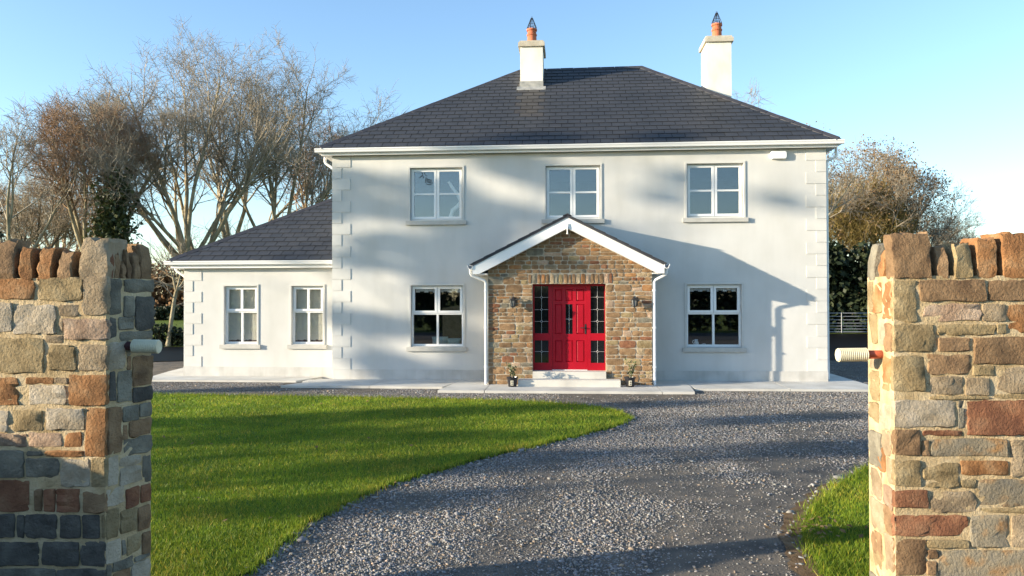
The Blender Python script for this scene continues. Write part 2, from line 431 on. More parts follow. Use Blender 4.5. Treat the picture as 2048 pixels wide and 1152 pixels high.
SOIL = [(8.75, -10.15), (8.45, -10.55), (8.18, -11.0), (7.95, -11.5), (7.75, -12.0), (7.62, -12.6), (7.6, -13.2), (7.8, -13.6), (8.1, -13.0), (8.1, -12.4), (8.25, -11.8), (8.5, -11.3), (8.75, -10.8)]
sheet('soil_verge', edge_noise(SOIL, .04, .12), 0.012, M['soil'])
BACKLAWN = [(-14, 6.4), (-9.5, 4.6), (-7.2, 5.4), (-5.0, 6.2), (-4.2, 12.3), (-16, 13.0)]
sheet('lawn', BACKLAWN, 0.02, M['grass'])
SIDELAWN = [(13.2, 7.0), (30, 7.4), (30, 24.8), (12.5, 24.8)]
sheet('lawn', SIDELAWN, 0.02, M['grass'])

# paved strip round the house, cast in bays
pav = MB(); pav.box(-.6, 12.75, -.5, -.05, -.02, .035)
pavement = pav.build('pavement', M['concrete'], kind='structure')
def bay(poly, zt=.05):
    A = [(x, y, -.02) for x, y in poly]; B = [(x, y, zt) for x, y in poly]
    m = MB(); m.prism(A, B); m.build('slab', M['concrete'], pavement)
bay([(-.75, -1.52), (1.32, -1.54), (1.32, .0), (-.35, .0), (-.42, -.7)])
bay([(1.335, -1.54), (3.02, -1.56), (3.16, -.9), (3.22, 0), (1.335, 0)])
bay([(3.035, -2.26), (4.05, -2.27), (4.05, -.02), (3.235, -.02), (3.18, -.95)], .055)
bay([(4.065, -2.27), (7.86, -2.25), (7.86, -1.0), (4.065, -1.0)], .055)
bay([(7.875, -2.25), (8.55, -2.24), (8.62, -1.2), (8.6, -.02), (7.875, -.02)], .055)
bay([(8.66, -1.62), (10.7, -1.6), (10.7, 0), (8.62, 0), (8.635, -1.2)])
bay([(10.715, -1.6), (12.72, -1.58), (12.72, 0), (10.715, 0)])
bay([(12.0, .015), (12.72, .015), (12.72, 4.0), (12.0, 4.0)]); bay([(12.0, 4.015), (12.72, 4.015), (12.72, 8.6), (12.0, 8.6)])
bay([(-4.95, -.4), (-2.9, -.42), (-2.9, .52), (-4.95, .52)], .045)
bay([(-2.885, -.42), (-.78, -.44), (-.43, .52), (-2.885, .52)], .045)
bay([(-4.95, .535), (-4.12, .535), (-4.12, 4.6), (-5.6, 4.6), (-5.2, 1.8)], .045)

# ------------------------------------------------------------------ the house
house = thing('house', (6, 3.6, 0), 'cream two-storey house with dark slate roof, white windows and a stone porch', 'house')
def wall_with_holes(mb, x0, x1, z0, z1, y, holes, depth, thick=.3):
    xs = sorted({x0, x1, *[h[0] for h in holes], *[h[1] for h in holes]}); zs = sorted({z0, z1, *[h[2] for h in holes], *[h[3] for h in holes]})
    for i in range(len(xs) - 1):
        for j in range(len(zs) - 1):
            xm, zm = (xs[i] + xs[i + 1]) / 2, (zs[j] + zs[j + 1]) / 2
            if any(h[0] < xm < h[1] and h[2] < zm < h[3] for h in holes): continue
            mb.quad((xs[i], y, zs[j]), (xs[i + 1], y, zs[j]), (xs[i + 1], y, zs[j + 1]), (xs[i], y, zs[j + 1]))
            mb.quad((xs[i], y + thick, zs[j]), (xs[i], y + thick, zs[j + 1]), (xs[i + 1], y + thick, zs[j + 1]), (xs[i + 1], y + thick, zs[j]))
    for a, b, c, d in holes:
        mb.quad((a, y, c), (a, y, d), (a, y + depth, d), (a, y + depth, c)); mb.quad((b, y, d), (b, y, c), (b, y + depth, c), (b, y + depth, d))
        mb.quad((a, y, d), (b, y, d), (b, y + depth, d), (a, y + depth, d)); mb.quad((b, y, c), (a, y, c), (a, y + depth, c), (b, y + depth, c))
WUP = [(1.96, 3.27, 3.985, 5.29), (5.325, 6.655, 3.985, 5.29), (8.735, 10.08, 3.985, 5.29)]
WLO = [(1.975, 3.28, .86, 2.37), (8.72, 10.02, .86, 2.37)]
WAN = [(-3.055, -2.175, .876, 2.382), (-1.26, -.425, .876, 2.378)]
DOORHOLE = (4.9, 6.9, .2, 2.5)
TH = .3
m = MB()
wall_with_holes(m, 0, 12, 0, 5.65, 0, WUP + WLO + [DOORHOLE], TH, TH)
BK = 7.8
m.quad((0, 0, 0), (0, 0, 5.65), (0, BK, 5.65), (0, BK, 0)); m.quad((12, 0, 0), (12, BK, 0), (12, BK, 5.65), (12, 0, 5.65)); m.quad((0, BK, 0), (0, BK, 5.65), (12, BK, 5.65), (12, BK, 0))
m.build('wall', M['render'], house)
AY = .55
m = MB()
wall_with_holes(m, -4.12, -.001, 0, 2.87, AY, WAN, TH, TH)
m.quad((-4.12, AY, 0), (-4.12, AY, 2.87), (-4.12, 6.9, 2.87), (-4.12, 6.9, 0)); m.quad((-4.12, 6.9, 0), (-4.12, 6.9, 2.87), (0, 6.9, 2.87), (0, 6.9, 0))
m.build('wall', M['render'], house)
# plinths
for b_ in ((.02, 3.985, -.022, -.001), (7.80, 11.985, -.022, -.001), (11.9855, 12.022, -.022, BK)): m = MB(); m.box(*b_, 0, .288); m.build('plinth', M['plinth'], house)
for b_ in ((-4.14, -.002, AY - .02, AY - .001), (-4.14, -4.121, AY, 6.9)): m = MB(); m.box(*b_, 0, .288); m.build('plinth', M['plinth'], house)
# quoins
for k in range(19):
    z0 = .29 + .28 * k; z1 = min(z0 + .269, 5.62); w = .455 if k % 2 == 0 else .225
    m = MB(); m.box(-.013, w, -.013, -.0005, z0, z1); m.box(-.013, -.0005, 0, w, z0, z1); m.build('quoin', M['quoin'], house)
    m = MB(); m.box(12 - w, 12.013, -.013, -.0005, z0, z1); m.box(12.0005, 12.013, 0, w, z0, z1); m.build('quoin', M['quoin'], house)
for k in range(10):
    z0 = .29 + .28 * k; z1 = min(z0 + .266, 2.838); w = .46 if k % 2 == 0 else .225
    if z1 - z0 < .03: continue
    m = MB(); m.box(-4.133, -4.12 + w, AY - .013, AY - .0005, z0, z1); m.box(-4.133, -4.1205, AY, AY + w, z0, z1); m.build('quoin', M['quoin'], house)
# rooms behind the windows (inward-facing boxes)
def room(x0, x1, y0, y1, z0, z1, material, openfront=True):
    m = MB()
    m.quad((x0, y1, z0), (x1, y1, z0), (x1, y1, z1), (x0, y1, z1)); m.quad((x0, y0, z0), (x0, y1, z0), (x0, y1, z1), (x0, y0, z1))
    m.quad((x1, y0, z0), (x1, y1, z0), (x1, y1, z1), (x1, y0, z1)); m.quad((x0, y0, z0), (x1, y0, z0), (x1, y1, z0), (x0, y1, z0)); m.quad((x0, y0, z1), (x1, y0, z1), (x1, y1, z1), (x0, y1, z1))
    m.build('room', material, house)
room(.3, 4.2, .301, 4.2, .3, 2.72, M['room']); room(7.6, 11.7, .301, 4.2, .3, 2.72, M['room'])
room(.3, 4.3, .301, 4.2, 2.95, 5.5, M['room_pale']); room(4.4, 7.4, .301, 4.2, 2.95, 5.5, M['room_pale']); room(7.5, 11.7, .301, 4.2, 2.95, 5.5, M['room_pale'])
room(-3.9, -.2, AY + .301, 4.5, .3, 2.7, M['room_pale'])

def pane(win, x0, x1, z0, z1, y):
    m = MB(); m.box(x0, x1, y, y + .012, z0, z1); return m.build('pane', M['glass'], win)
def sash(win, x0, x1, z0, z1, y, bar=None, w=.056):
    m = MB(); m.ring(x0, x1, z0, z1, w, y, y + .05)
    if bar: m.box(x0 + w, x1 - w, y + .004, y + .045, bar - .022, bar + .022)
    m.build('sash', M['pvc'], win)
    if bar:
        pane(win, x0 + w, x1 - w, z0 + w, bar - .022, y + .025); pane(win, x0 + w, x1 - w, bar + .022, z1 - w, y + .025)
    else: pane(win, x0 + w, x1 - w, z0 + w, z1 - w, y + .025)
def window(x0, x1, z0, z1, Y, kind):
    yf = Y + .105; fw = .045; xm = (x0 + x1) / 2
    m = MB(); m.ring(x0, x1, z0, z1, fw, yf, yf + .07, wb=.055)
    if kind == 'up':
        m.box(xm - .012, xm + .012, yf + .001, yf + .068, z0 + .055, z1 - fw)
        win = m.build('window', M['pvc'], house)
        bar = z0 + (z1 - z0) * .505
        sash(win, x0 + .03, xm - .008, z0 + .04, z1 - .03, yf - .028, bar); sash(win, xm + .008, x1 - .03, z0 + .04, z1 - .03, yf - .028, bar)
    else:
        zt = z1 - (z1 - z0) * (.46 if kind == 'lo' else .44); mw = .026
        m.box(xm - mw, xm + mw, yf + .001, yf + .068, z0 + .055, z1 - fw); m.box(x0 + fw, x1 - fw, yf + .002, yf + .067, zt - .03, zt + .03)
        win = m.build('window', M['pvc'], house)
        for a, b in ((x0 + fw, xm - mw), (xm + mw, x1 - fw)): pane(win, a, b, z0 + .055, zt - .03, yf + .035)
        if kind == 'lo':
            sash(win, x0 + .028, xm - .008, zt + .012, z1 - .028, yf - .028, None, .058); sash(win, xm + .008, x1 - .028, zt + .012, z1 - .028, yf - .028, None, .058)
        else:
            m = MB(); m.ring(x0 + .028, x1 - .028, zt + .012, z1 - .028, .058, yf - .028, yf + .022); m.box(xm - .03, xm + .03, yf - .026, yf + .02, zt + .07, z1 - .086); m.build('sash', M['pvc'], win)
            for a, b in ((x0 + .086, xm - .03), (xm + .03, x1 - .086)): pane(win, a, b, zt + .07, z1 - .086, yf - .003)
    m = MB(); m.box(x0 - .10, x1 + .10, Y - .06, Y + .10, z0 - .115, z0 - .012); m.add([(x0, Y - .06, z0 - .012), (x1, Y - .06, z0 - .012), (x1, Y + .1, z0 + .004), (x0, Y + .1, z0 + .004)], [(0, 1, 2, 3)])
    m.build('sill', M['sill'], win)
    m = MB(); sw = .045
    m.box(x0 - sw, x0 - .0005, Y - .02, Y - .001, z0 - .012, z1 + sw); m.box(x1 + .0005, x1 + sw, Y - .02, Y - .001, z0 - .012, z1 + sw); m.box(x0 - .0005, x1 + .0005, Y - .0195, Y - .001, z1 + .0005, z1 + sw - .0005)
    m.build('surround', M['quoin'], win)
    return win
wins = [window(*w, 0, 'up') for w in WUP] + [window(*w, 0, 'lo') for w in WLO] + [window(*w, AY, 'an') for w in WAN]
for (x0, x1, z0, z1), win in zip(WLO, wins[3:5]):                      # scalloped valances
    m = MB()
    for a, b in ((x0 + .09, (x0 + x1) / 2 - .03), ((x0 + x1) / 2 + .03, x1 - .09)):
        n = 5; w = (b - a) / n
        for k in range(n): m.box(a + k * w, a + (k + 1) * w - .002, 0.187, .191, z1 - (.17 if k % 2 == 0 else .145), z1 - .06)
    m.build('valance', M['valance'], win)
for (x0, x1, z0, z1), win in zip(WAN, wins[5:7]):                       # blinds
    m = MB(); n = 40
    V = []; F = []
    for i in range(n + 1):
        x = x0 + .006 + (x1 - x0 - .012) * i / n; y = AY + .181 + .003 * math.sin(i * .9)
        V += [(x, y, z0 + .095 + .012 * (i % 6 == 0)), (x, y, z1 + .02)]
    F = [(2 * i, 2 * i + 2, 2 * i + 3, 2 * i + 1) for i in range(n)]
    from_arrays('blind', V, F, M['blind'], win)
    m = MB(); m.box(x0 + .01, x1 - .01, AY + .1765, AY + .1775, z0 + .01, z0 + .085)
    for k in range(5): m.box(x0 + .1 + k * .16, x0 + .17 + k * .16, AY + .1765, AY + .1775, z0 + .085, z0 + .10 + .012 * (k % 2))
    m.build('sill_trim', M['duct_dark'], win)
# small things in the windows
c = thing('lamp', (2.98, .45, 4.0), 'white curved lamp neck behind the lower right pane of the upper left window', 'lamp')
pts = [(2.93 - .06, .45, 3.95), (2.90, .45, 4.1), (2.96, .45, 4.28), (3.10, .45, 4.38), (3.17, .45, 4.5), (3.10, .45, 4.66), (2.99, .45, 4.8), (2.86, .45, 5.0)]
m = MB(); m.tube(pts, [.05, .05, .055, .06, .055, .05, .045, .04], 10); m.build('neck', M['china'], c, smooth=True)
m = MB(); m.lathe((2.87, .45, 3.6), [(.12, 0), (.12, .03), (.04, .06), (.035, .36)], 14); m.build('base', M['china'], c)
j = thing('jug', (8.98, .22, .87), 'white china jug on the inner sill of the lower right window', 'jug')
m = MB(); m.lathe((8.98, .24, .875), [(.05, 0), (.062, .04), (.06, .08), (.04, .12), (.045, .16)], 14); m.build('body', M['china'], j, smooth=True)
m = MB(); m.tube([(8.935, .24, 1.015), (8.90, .24, 1.0), (8.89, .24, .96), (8.925, .24, .92)], .01, 6); m.build('handle', M['china'], j)
o = MB(); o.lathe((9.16, .24, .875), [(.02, 0), (.045, .03), (.05, .05), (.02, .06)], 12)
o.build('bowl', M['china'], label='small pale bowl on the sill beside the white jug', cat='bowl', smooth=True)
for i, (x, w, h) in enumerate(((2.62, .42, .34), (2.98, .36, .30))):
    V = []; F = []; n = 10
    for a in range(n + 1):
        for b in range(n + 1):
            u, v = a / n * 2 - 1, b / n * 2 - 1
            bul = .09 * (1 - u ** 4) * (1 - v ** 4)
            V.append((x + u * w / 2 * (1 - .08 * (1 - v * v)), .5 - bul, .74 + (v + 1) / 2 * h))
    F = [(a * (n + 1) + b, (a + 1) * (n + 1) + b, (a + 1) * (n + 1) + b + 1, a * (n + 1) + b + 1) for a in range(n) for b in range(n)]
    from_arrays('cushion', V, F, M['cushion'], smooth=True, cat='cushion', group='cushions in the lower left window',
                label=('pale green cushion left of the mullion of the lower left window', 'smaller green cushion right of the mullion of the lower left window')[i])
# swirl sticker on the first pane of the upper left window
def swirl(cx, cz, r, w=.007, a0=0, a1=6.28):
    return [(cx + r * math.cos(a0 + (a1 - a0) * t / 16), .085, cz + r * math.sin(a0 + (a1 - a0) * t / 16)) for t in range(17)]
m = MB()
for p in (swirl(2.42, 4.99, .025), swirl(2.42, 4.985, .055, a0=2.2, a1=6.6), swirl(2.42, 4.975, .09, a0=2.4, a1=5.9),
          [(2.24, .085, 5.19), (2.26, .085, 5.13), (2.22, .085, 5.09), (2.18, .085, 5.06)], [(2.25, .085, 5.12), (2.28, .085, 5.09), (2.26, .085, 5.05)], [(2.30, .085, 5.19), (2.32, .085, 5.13), (2.36, .085, 5.10)],
          [(2.34, .085, 5.07), (2.35, .085, 5.03)]):
    m.tube(p, .006, 4)
m.build('sticker', M['iron'], wins[0])

# ------------------------------------------------------------------ roofs
EZ, EY = 5.775, -.25
RL, RR = Vector((4.45, 3.9, 8.78)), Vector((8.03, 3.9, 8.80))
EFL, EFR, EBL, EBR = Vector((-.27, EY, EZ)), Vector((12.26, EY, EZ)), Vector((-.27, 8.05, EZ)), Vector((12.26, 8.05, EZ))
m = MB()
dz = Vector((0, 0, -.03))
m.add([EFL + dz, EFR + dz, EBR + dz, EBL + dz, RL + dz, RR + dz], [(0, 1, 5, 4), (1, 2, 5), (2, 3, 4, 5), (3, 0, 4), (3, 2, 1, 0)])
roof = m.build('roof', M['underlay'], house)
AL, AR = Vector((-.85, 3.6, 5.10)), Vector((-.003, 3.6, 5.10))
AFL, AFR, ABL, ABR = Vector((-4.42, .3, 3.04)), Vector((-.003, .3, 3.04)), Vector((-4.42, 7.1, 3.04)), Vector((-.003, 7.1, 3.04))
m = MB(); m.add([AFL + dz, AFR + dz, ABR + dz, ABL + dz, AL + dz, AR + dz], [(0, 1, 5, 4), (1, 2, 5), (2, 3, 4, 5), (3, 0, 4), (3, 2, 1, 0)])
aroof = m.build('roof', M['underlay'], house)
def slates(parent, corners, gauge, width, nobj, shift, stain=None):
    """corners run along the eave first; returns nothing, makes slate children"""
    o = corners[0]; eu = (corners[1] - corners[0]).normalized()
    nn = eu.cross(corners[2] - corners[0]).normalized(); ev = nn.cross(eu)
    poly = [((c - o).dot(eu), (c - o).dot(ev)) for c in corners]
    umax = max(p[0] for p in poly); vmax = max(p[1] for p in poly); umin = min(p[0] for p in poly)
    T, LAP = .011, .05
    def geo(P, v0):
        h = lambda p: .024 - (p[1] - v0) * (.018 / (gauge + LAP))
        top = [o + eu * p[0] + ev * p[1] + nn * h(p) for p in P]; bot = [o + eu * p[0] + ev * p[1] + nn * (h(p) - T) for p in P]
        return bot, top
    full = None; made = 0; rest = MB(); row = 0; v0 = -.02
    while v0 < vmax - .03:
        u = umin - width * (0.5 if row % 2 else 1.0) - shift
        while u < umax:
            g = .007
            P = [(u + g, v0), (u + width - g, v0), (u + width - g, v0 + gauge + LAP), (u + g, v0 + gauge + LAP)]
            Q = P
            for i in range(len(poly)):
                if i == 0: continue
                Q = clip_poly(Q, poly[i], poly[(i + 1) % len(poly)])
                if len(Q) < 3: break
            if len(Q) >= 3 and max(p[0] for p in Q) - min(p[0] for p in Q) > .04 and max(p[1] for p in Q) - v0 > .03:
                mt = M['slate']
                cx = o + eu * (u + width / 2) + ev * v0
                if stain and any(a < cx.x < b and v0 > vv for a, b, vv in stain): mt = M['stained']
                isfull = len(Q) == 4 and all(abs(a[0] - b[0]) + abs(a[1] - b[1]) < 1e-6 for a, b in zip(P, Q))
                if made < nobj or mt is M['stained']:
                    made += 1
                    if isfull:
                        if full is None or mt is M['stained']:
                            x = MB(); b, t = geo([(0, 0), (width - 2 * g, 0), (width - 2 * g, gauge + LAP), (0, gauge + LAP)], 0); x.prism(b, t)
                            bb = from_arrays('slate', [tuple(Vector(q) - o) for q in x.v], x.f, mt, parent, origin=(0, 0, 0))
                            if mt is M['slate']: full = bb.data
                        else:
                            bb = bpy.data.objects.new('slate', full); _link(bb, (0, 0, 0), parent, None, None, None, None)
                        p = o + eu * (u + g) + ev * v0 + nn * rnd.uniform(-.0015, .0015)
                        bb.location = p - WL[parent.name]; WL[bb.name] = p
                        bb.rotation_euler = (rnd.uniform(-.006, .006), rnd.uniform(-.004, .004), rnd.uniform(-.004, .004))
                    else:
                        x = MB(); b, t = geo(Q, v0); x.prism(b, t); x.build('slate', mt, parent)
                else:
                    b, t = geo(Q, v0); rest.prism(b, t)
            u += width
        v0 += gauge; row += 1
    if rest.v: rest.build('slate_courses', M['slate'], parent, kind='stuff')
slates(roof, [EFL, EFR, RR, RL], .24, .315, 175, .0, stain=[(4.55, 5.15, 1.6), (9.75, 10.3, 2.2)])
slates(aroof, [AFL, AFR, AR, AL], .25, .315, 100, .1)
for pr, cs in ((roof, ([EFR, EBR, RR], [EBR, EBL, RL, RR], [EBL, EFL, RL])), (aroof, ([ABR, ABL, AL, AR], [ABL, AFL, AL]))):
    for q in cs: slates(pr, q, .24 if pr is roof else .25, .315, 0, .05)
def hip(parent, A, B, s1, s2, n, material, wing=.12):
    d = (B - A).normalized(); step = (B - A).length / n
    n1 = d.cross(s1).normalized()
    for k in range(n):
        p, q = A + d * (step * k + .004), A + d * (step * (k + 1) - .004)
        rise = Vector((0, 0, .050 + .006 * rnd.random())); low = Vector((0, 0, .028)); th = Vector((0, 0, -.02))
        ringA = [p + rise, p + s1 * wing + low, p + s1 * wing + low + th, p + rise + th * 1.2, p + s2 * wing + low + th, p + s2 * wing + low]
        ringB = [q + rise, q + s1 * wing + low, q + s1 * wing + low + th, q + rise + th * 1.2, q + s2 * wing + low + th, q + s2 * wing + low]
        x = MB(); x.prism(ringA, ringB); x.build('ridge_tile', material, parent)
def slope_dir(d, nrm):
    v = nrm.cross(d).normalized()
    return v if v.z < 0 else -v
def nrm(a, b, c):
    n = (b - a).cross(c - a).normalized(); return n if n.z > 0 else -n
NF, NR, NB, NL = nrm(EFL, EFR, RL), nrm(EFR, EBR, RR), nrm(EBR, EBL, RL), nrm(EBL, EFL, RL)
for A, B, a, b, n in ((EFL, RL, NF, NL, 17), (EFR, RR, NF, NR, 16), (RL, RR, NF, NB, 9), (EBL, RL, NB, NL, 14), (EBR, RR, NB, NR, 14)):
    d = (B - A).normalized(); hip(roof, A, B, slope_dir(d, a), slope_dir(d, b), n, M['ridge'])
ANF, ANL, ANB = nrm(AFL, AFR, AL), nrm(ABL, AFL, AL), nrm(ABR, ABL, AL)
for A, B, a, b, n in ((AFL, AL, ANF, ANL, 12), (AL, AR, ANF, ANB, 2), (ABL, AL, ANB, ANL, 12)):
    d = (B - A).normalized(); hip(aroof, A, B, slope_dir(d, a), slope_dir(d, b), n, M['ridge'])

# ---- gutters, fascia, soffit
def gutter(parent, P, Q, outw, material, name='gutter'):
    """box-ogee gutter between P and Q (top back edge), outw = horizontal outward unit vector"""
    prof = [(0, 0), (.012, 0), (.012, -.07), (.05, -.085), (.085, -.075), (.098, -.035), (.112, -.012), (.112, .004), (.124, .004), (.124, -.016), (.108, -.045), (.096, -.088), (.05, -.099), (0, -.085)]
    up = Vector((0, 0, 1))
    x = MB(); x.prism([P + outw * a + up * b for a, b in prof], [Q + outw * a + up * b for a, b in prof]); return x.build(name, material, parent)
gy, gz = -.176, 5.758
gutter(house, Vector((-.375, gy, gz)), Vector((12.355, gy, gz)), Vector((0, -1, 0)), M['pvc'])
gutter(house, Vector((-.246, 8.0, gz)), Vector((-.246, -.18, gz)), Vector((-1, 0, 0)), M['pvc']); gutter(house, Vector((12.236, -.18, gz)), Vector((12.236, 8.0, gz)), Vector((1, 0, 0)), M['pvc'])
m = MB(); m.box(-.245, 12.235, -.175, -.155, 5.605, 5.745); m.build('fascia', M['fascia'], house)
m = MB(); m.box(-.245, -.225, -.1545, 8.0, 5.605, 5.745); m.build('fascia', M['fascia'], house)
m = MB(); m.box(12.215, 12.235, -.1545, 8.0, 5.605, 5.745); m.build('fascia', M['fascia'], house)
m = MB(); m.box(-.224, 12.214, -.154, -.02, 5.622, 5.637); m.build('soffit', M['fascia'], house)
m = MB(); m.box(-.224, -.02, -.0195, 8.0, 5.622, 5.637); m.build('soffit', M['fascia'], house)
m = MB(); m.box(12.02, 12.214, -.0195, 8.0, 5.622, 5.637); m.build('soffit', M['fascia'], house)
gutter(house, Vector((-4.54, .375, 3.025)), Vector((-.004, .375, 3.025)), Vector((0, -1, 0)), M['pvc']); gutter(house, Vector((-4.41, 7.0, 3.025)), Vector((-4.41, .375, 3.025)), Vector((-1, 0, 0)), M['pvc'])
m = MB(); m.box(-4.41, -.004, .376, .396, 2.845, 3.005); m.build('fascia', M['fascia'], house)
m = MB(); m.box(-4.41, -4.39, .3965, 7.0, 2.845, 3.005); m.build('fascia', M['fascia'], house)
m = MB(); m.box(-4.389, -.004, .397, AY - .001, 2.84, 2.86); m.build('soffit', M['fascia'], house)
m = MB(); m.box(-4.389, -4.139, AY, 7.0, 2.84, 2.86); m.build('soffit', M['fascia'], house)
# downpipes with swan necks at the eaves
def downpipe(pts, r=.034, name='downpipe'):
    m = MB(); m.tube(pts, r, 10); return m.build(name, M['pvc'], house, smooth=False)
downpipe([(-.31, .35, 5.67), (-.31, .35, 5.54), (-.28, .35, 5.49), (-.11, .35, 5.37), (-.075, .35, 5.32), (-.075, .35, 3.6)])
downpipe([(12.30, .15, 5.67), (12.30, .15, 5.46), (12.27, .15, 5.42), (12.10, .15, 5.33), (12.075, .15, 5.28), (12.075, .15, .1)])
downpipe([(-4.47, .75, 2.95), (-4.47, .75, 2.84), (-4.44, .75, 2.79), (-4.24, .75, 2.66), (-4.2, .75, 2.6), (-4.2, .75, .08)])

# ---- chimneys
def chimney(x0, x1, y0, y1, zb, zt, flash):
    m = MB(); m.box(x0, x1, y0, y1, zb, zt - .17); st = m.build('chimney', M['stack'], house)
    m = MB(); m.box(x0 - .055, x1 + .055, y0 - .055, y1 + .055, zt - .17, zt - .05); m.box(x0 - .02, x1 + .02, y0 - .02, y1 + .02, zt - .05, zt); m.build('cap', M['cap'], st)
    cx, cy = (x0 + x1) / 2, y0 + .3
    m = MB(); m.lathe((cx, cy, zt), [(.15, -.02), (.14, .0), (.13, .22), (.145, .23), (.15, .26), (.128, .28), (.125, .36), (.15, .37), (.15, .42), (.11, .42), (.11, .36)], 18); m.build('flue_pot', M['terracotta'], st, smooth=False)
    m = MB()
    for k in range(10):
        a = 2 * math.pi * k / 10
        m.tube([(cx + .125 * math.cos(a), cy + .125 * math.sin(a), zt + .41), (cx + .135 * math.cos(a), cy + .135 * math.sin(a), zt + .46), (cx + .025 * math.cos(a), cy + .025 * math.sin(a), zt + .74)], .008, 5)
    for r, z in ((.128, .45), (.10, .55), (.03, .72)):
        m.tube([(cx + r * math.cos(t * .5236), cy + r * math.sin(t * .5236), zt + z) for t in range(13)], .006, 4, caps=False)
    m.tube([(cx + .018 * math.cos(t * .7854), cy, zt + .765 + .018 * math.sin(t * .7854)) for t in range(9)], .005, 4, caps=False)
    m.build('cowl', M['iron'], st)
    m = MB()
    for b in flash: m.box(*b)
    if flash: m.build('flashing', M['lead'], st)
chimney(4.53, 5.165, 2.78, 3.85, 7.4, 9.31, [(4.515, 5.18, 2.765, 2.779, 7.97, 8.16)])
m = MB(); sl = (RL.z - EZ) / (RL.y - EY)
for y0, y1 in ((2.60, 2.778),):
    za, zb = EZ + (y0 - EY) * sl + .03, EZ + (y1 - EY) * sl + .035
    m.add([(4.44, y0, za), (5.25, y0, za), (5.25, y1, zb), (4.44, y1, zb), (4.44, y0, za + .012), (5.25, y0, za + .012), (5.25, y1, zb + .012), (4.44, y1, zb + .012)], [(0, 3, 2, 1), (4, 5, 6, 7), (0, 1, 5, 4), (1, 2, 6, 5), (2, 3, 7, 6), (3, 0, 4, 7)])
m.build('flashing', M['lead'], roof)
chimney(9.68, 10.345, 2.6, 3.5, 6.6, 9.24, [])
m = MB(); zr = lambda x: EZ + (12.18 - x) * (RR.z - EZ) / (12.18 - RR.x)
m.prism([(9.66, 2.585, zr(9.66) + .02), (10.365, 2.585, zr(10.365) + .02), (10.365, 2.585, zr(10.365) + .16), (9.66, 2.585, zr(9.66) + .16)], [(9.66, 2.599, zr(9.66) + .02), (10.365, 2.599, zr(10.365) + .02), (10.365, 2.599, zr(10.365) + .16), (9.66, 2.599, zr(9.66) + .16)])
m.build('flashing', M['lead'], roof)

# ------------------------------------------------------------------ porch
PY = -1.05
DX0, DX1, DZ0, DZ1 = 5.045, 6.735, .36, 2.38
PX0, PX1, PEAK = 4.015, 7.785, 5.86
gz_at = lambda x: 3.66 - abs(x - PEAK) * .505
m = MB()
def pprism(poly, y0, y1): m.prism([(x, y0, z) for x, z in poly], [(x, y1, z) for x, z in poly])
pprism([(PX0, 0), (DX0, 0), (DX0, DZ1), (DX1, DZ1), (DX1, 0), (PX1, 0), (PX1, gz_at(PX1)), (PEAK, gz_at(PEAK)), (PX0, gz_at(PX0))], PY, PY + .31)
m.box(PX0, PX0 + .3, PY + .311, -.001, 0, gz_at(PX0)); m.box(PX1 - .3, PX1, PY + .311, -.001, 0, gz_at(PX1))
pw = m.build('porch_wall', M['mortar'], house)
PAL = 'BBBTTVRROOKGB'
def shade_col(rg): return rg.choice('BBBBBBBBTKROVBBBBG')
prg = random.Random(77)
FA, FU, FV, FN = Vector((0, PY, 0)), Vector((1, 0, 0)), Vector((0, 0, 1)), Vector((0, -1, 0))
def porch_stone(poly):
    put_stone('stone', poly, FA, FU, FV, FN, M['st' + shade_col(prg)], pw, depth=.01, out=.014, rough=.014, cuts=2, rings=2, rg=prg)
def rubble(x0, x1, z0, z1, clip=None):
    z = z0; J = .009
    while z < z1 - .04:
        h = prg.choice((.075, .09, .11, .13, .16, .18))
        if z + h > z1 - .07: h = z1 - z
        x = x0
        while x < x1 - .01:
            w = min(max(.12, h * prg.uniform(1.1, 3.0)), .40)
            if x + w > x1 - .12: w = x1 - x if x1 - x < .45 else (x1 - x) * .5
            cells = [(x, x + w, z, z + h)]
            if h > .15 and prg.random() < .38:
                t = prg.uniform(.38, .62); cells = [(x, x + w, z, z + h * t), (x, x + w, z + h * t, z + h)]
                if w > .26 and prg.random() < .5:
                    a = x + w * prg.uniform(.4, .6); k = prg.randrange(2); c = cells.pop(k); cells += [(x, a, c[2], c[3]), (a, x + w, c[2], c[3])]
            for a, b, c, d in cells:
                s = prg.uniform(-.006, .006)
                P = [(a + J * .5, c + J * .5 + s), (b - J * .5, c + J * .5 - s), (b - J * .5, d - J * .5 + s), (a + J * .5, d - J * .5 - s)]
                if clip:
                    for e in clip: P = clip_poly(P, *e) if len(P) >= 3 else P
                if len(P) >= 3:
                    ww = max(p[0] for p in P) - min(p[0] for p in P); hh = max(p[1] for p in P) - min(p[1] for p in P)
                    if ww > .04 and hh > .03: porch_stone(P)
            x += w
        z += h
rubble(PX0, DX0 + .004, .045, 2.365); rubble(DX1 - .004, PX1, .045, 2.365)
x = DX0 - .10
while x < DX1 + .08:
    w = prg.uniform(.075, .125)
    porch_stone([(x + .006, DZ1 + .004), (x + w - .006, DZ1 + .004), (x + w - .006, DZ1 + .235 + prg.uniform(-.02, .01)), (x + .006, DZ1 + .235 + prg.uniform(-.02, .01))]); x += w
SX1 = x
rubble(PX0, DX0 - .10, 2.365, 2.625); rubble(SX1, PX1, 2.365, 2.625)
gl = [((PX1, gz_at(PX1) - .01), (PEAK, gz_at(PEAK) - .01)), ((PEAK, gz_at(PEAK) - .01), (PX0, gz_at(PX0) - .01))]
rubble(PX0, PX1, 2.625, 3.60, gl)
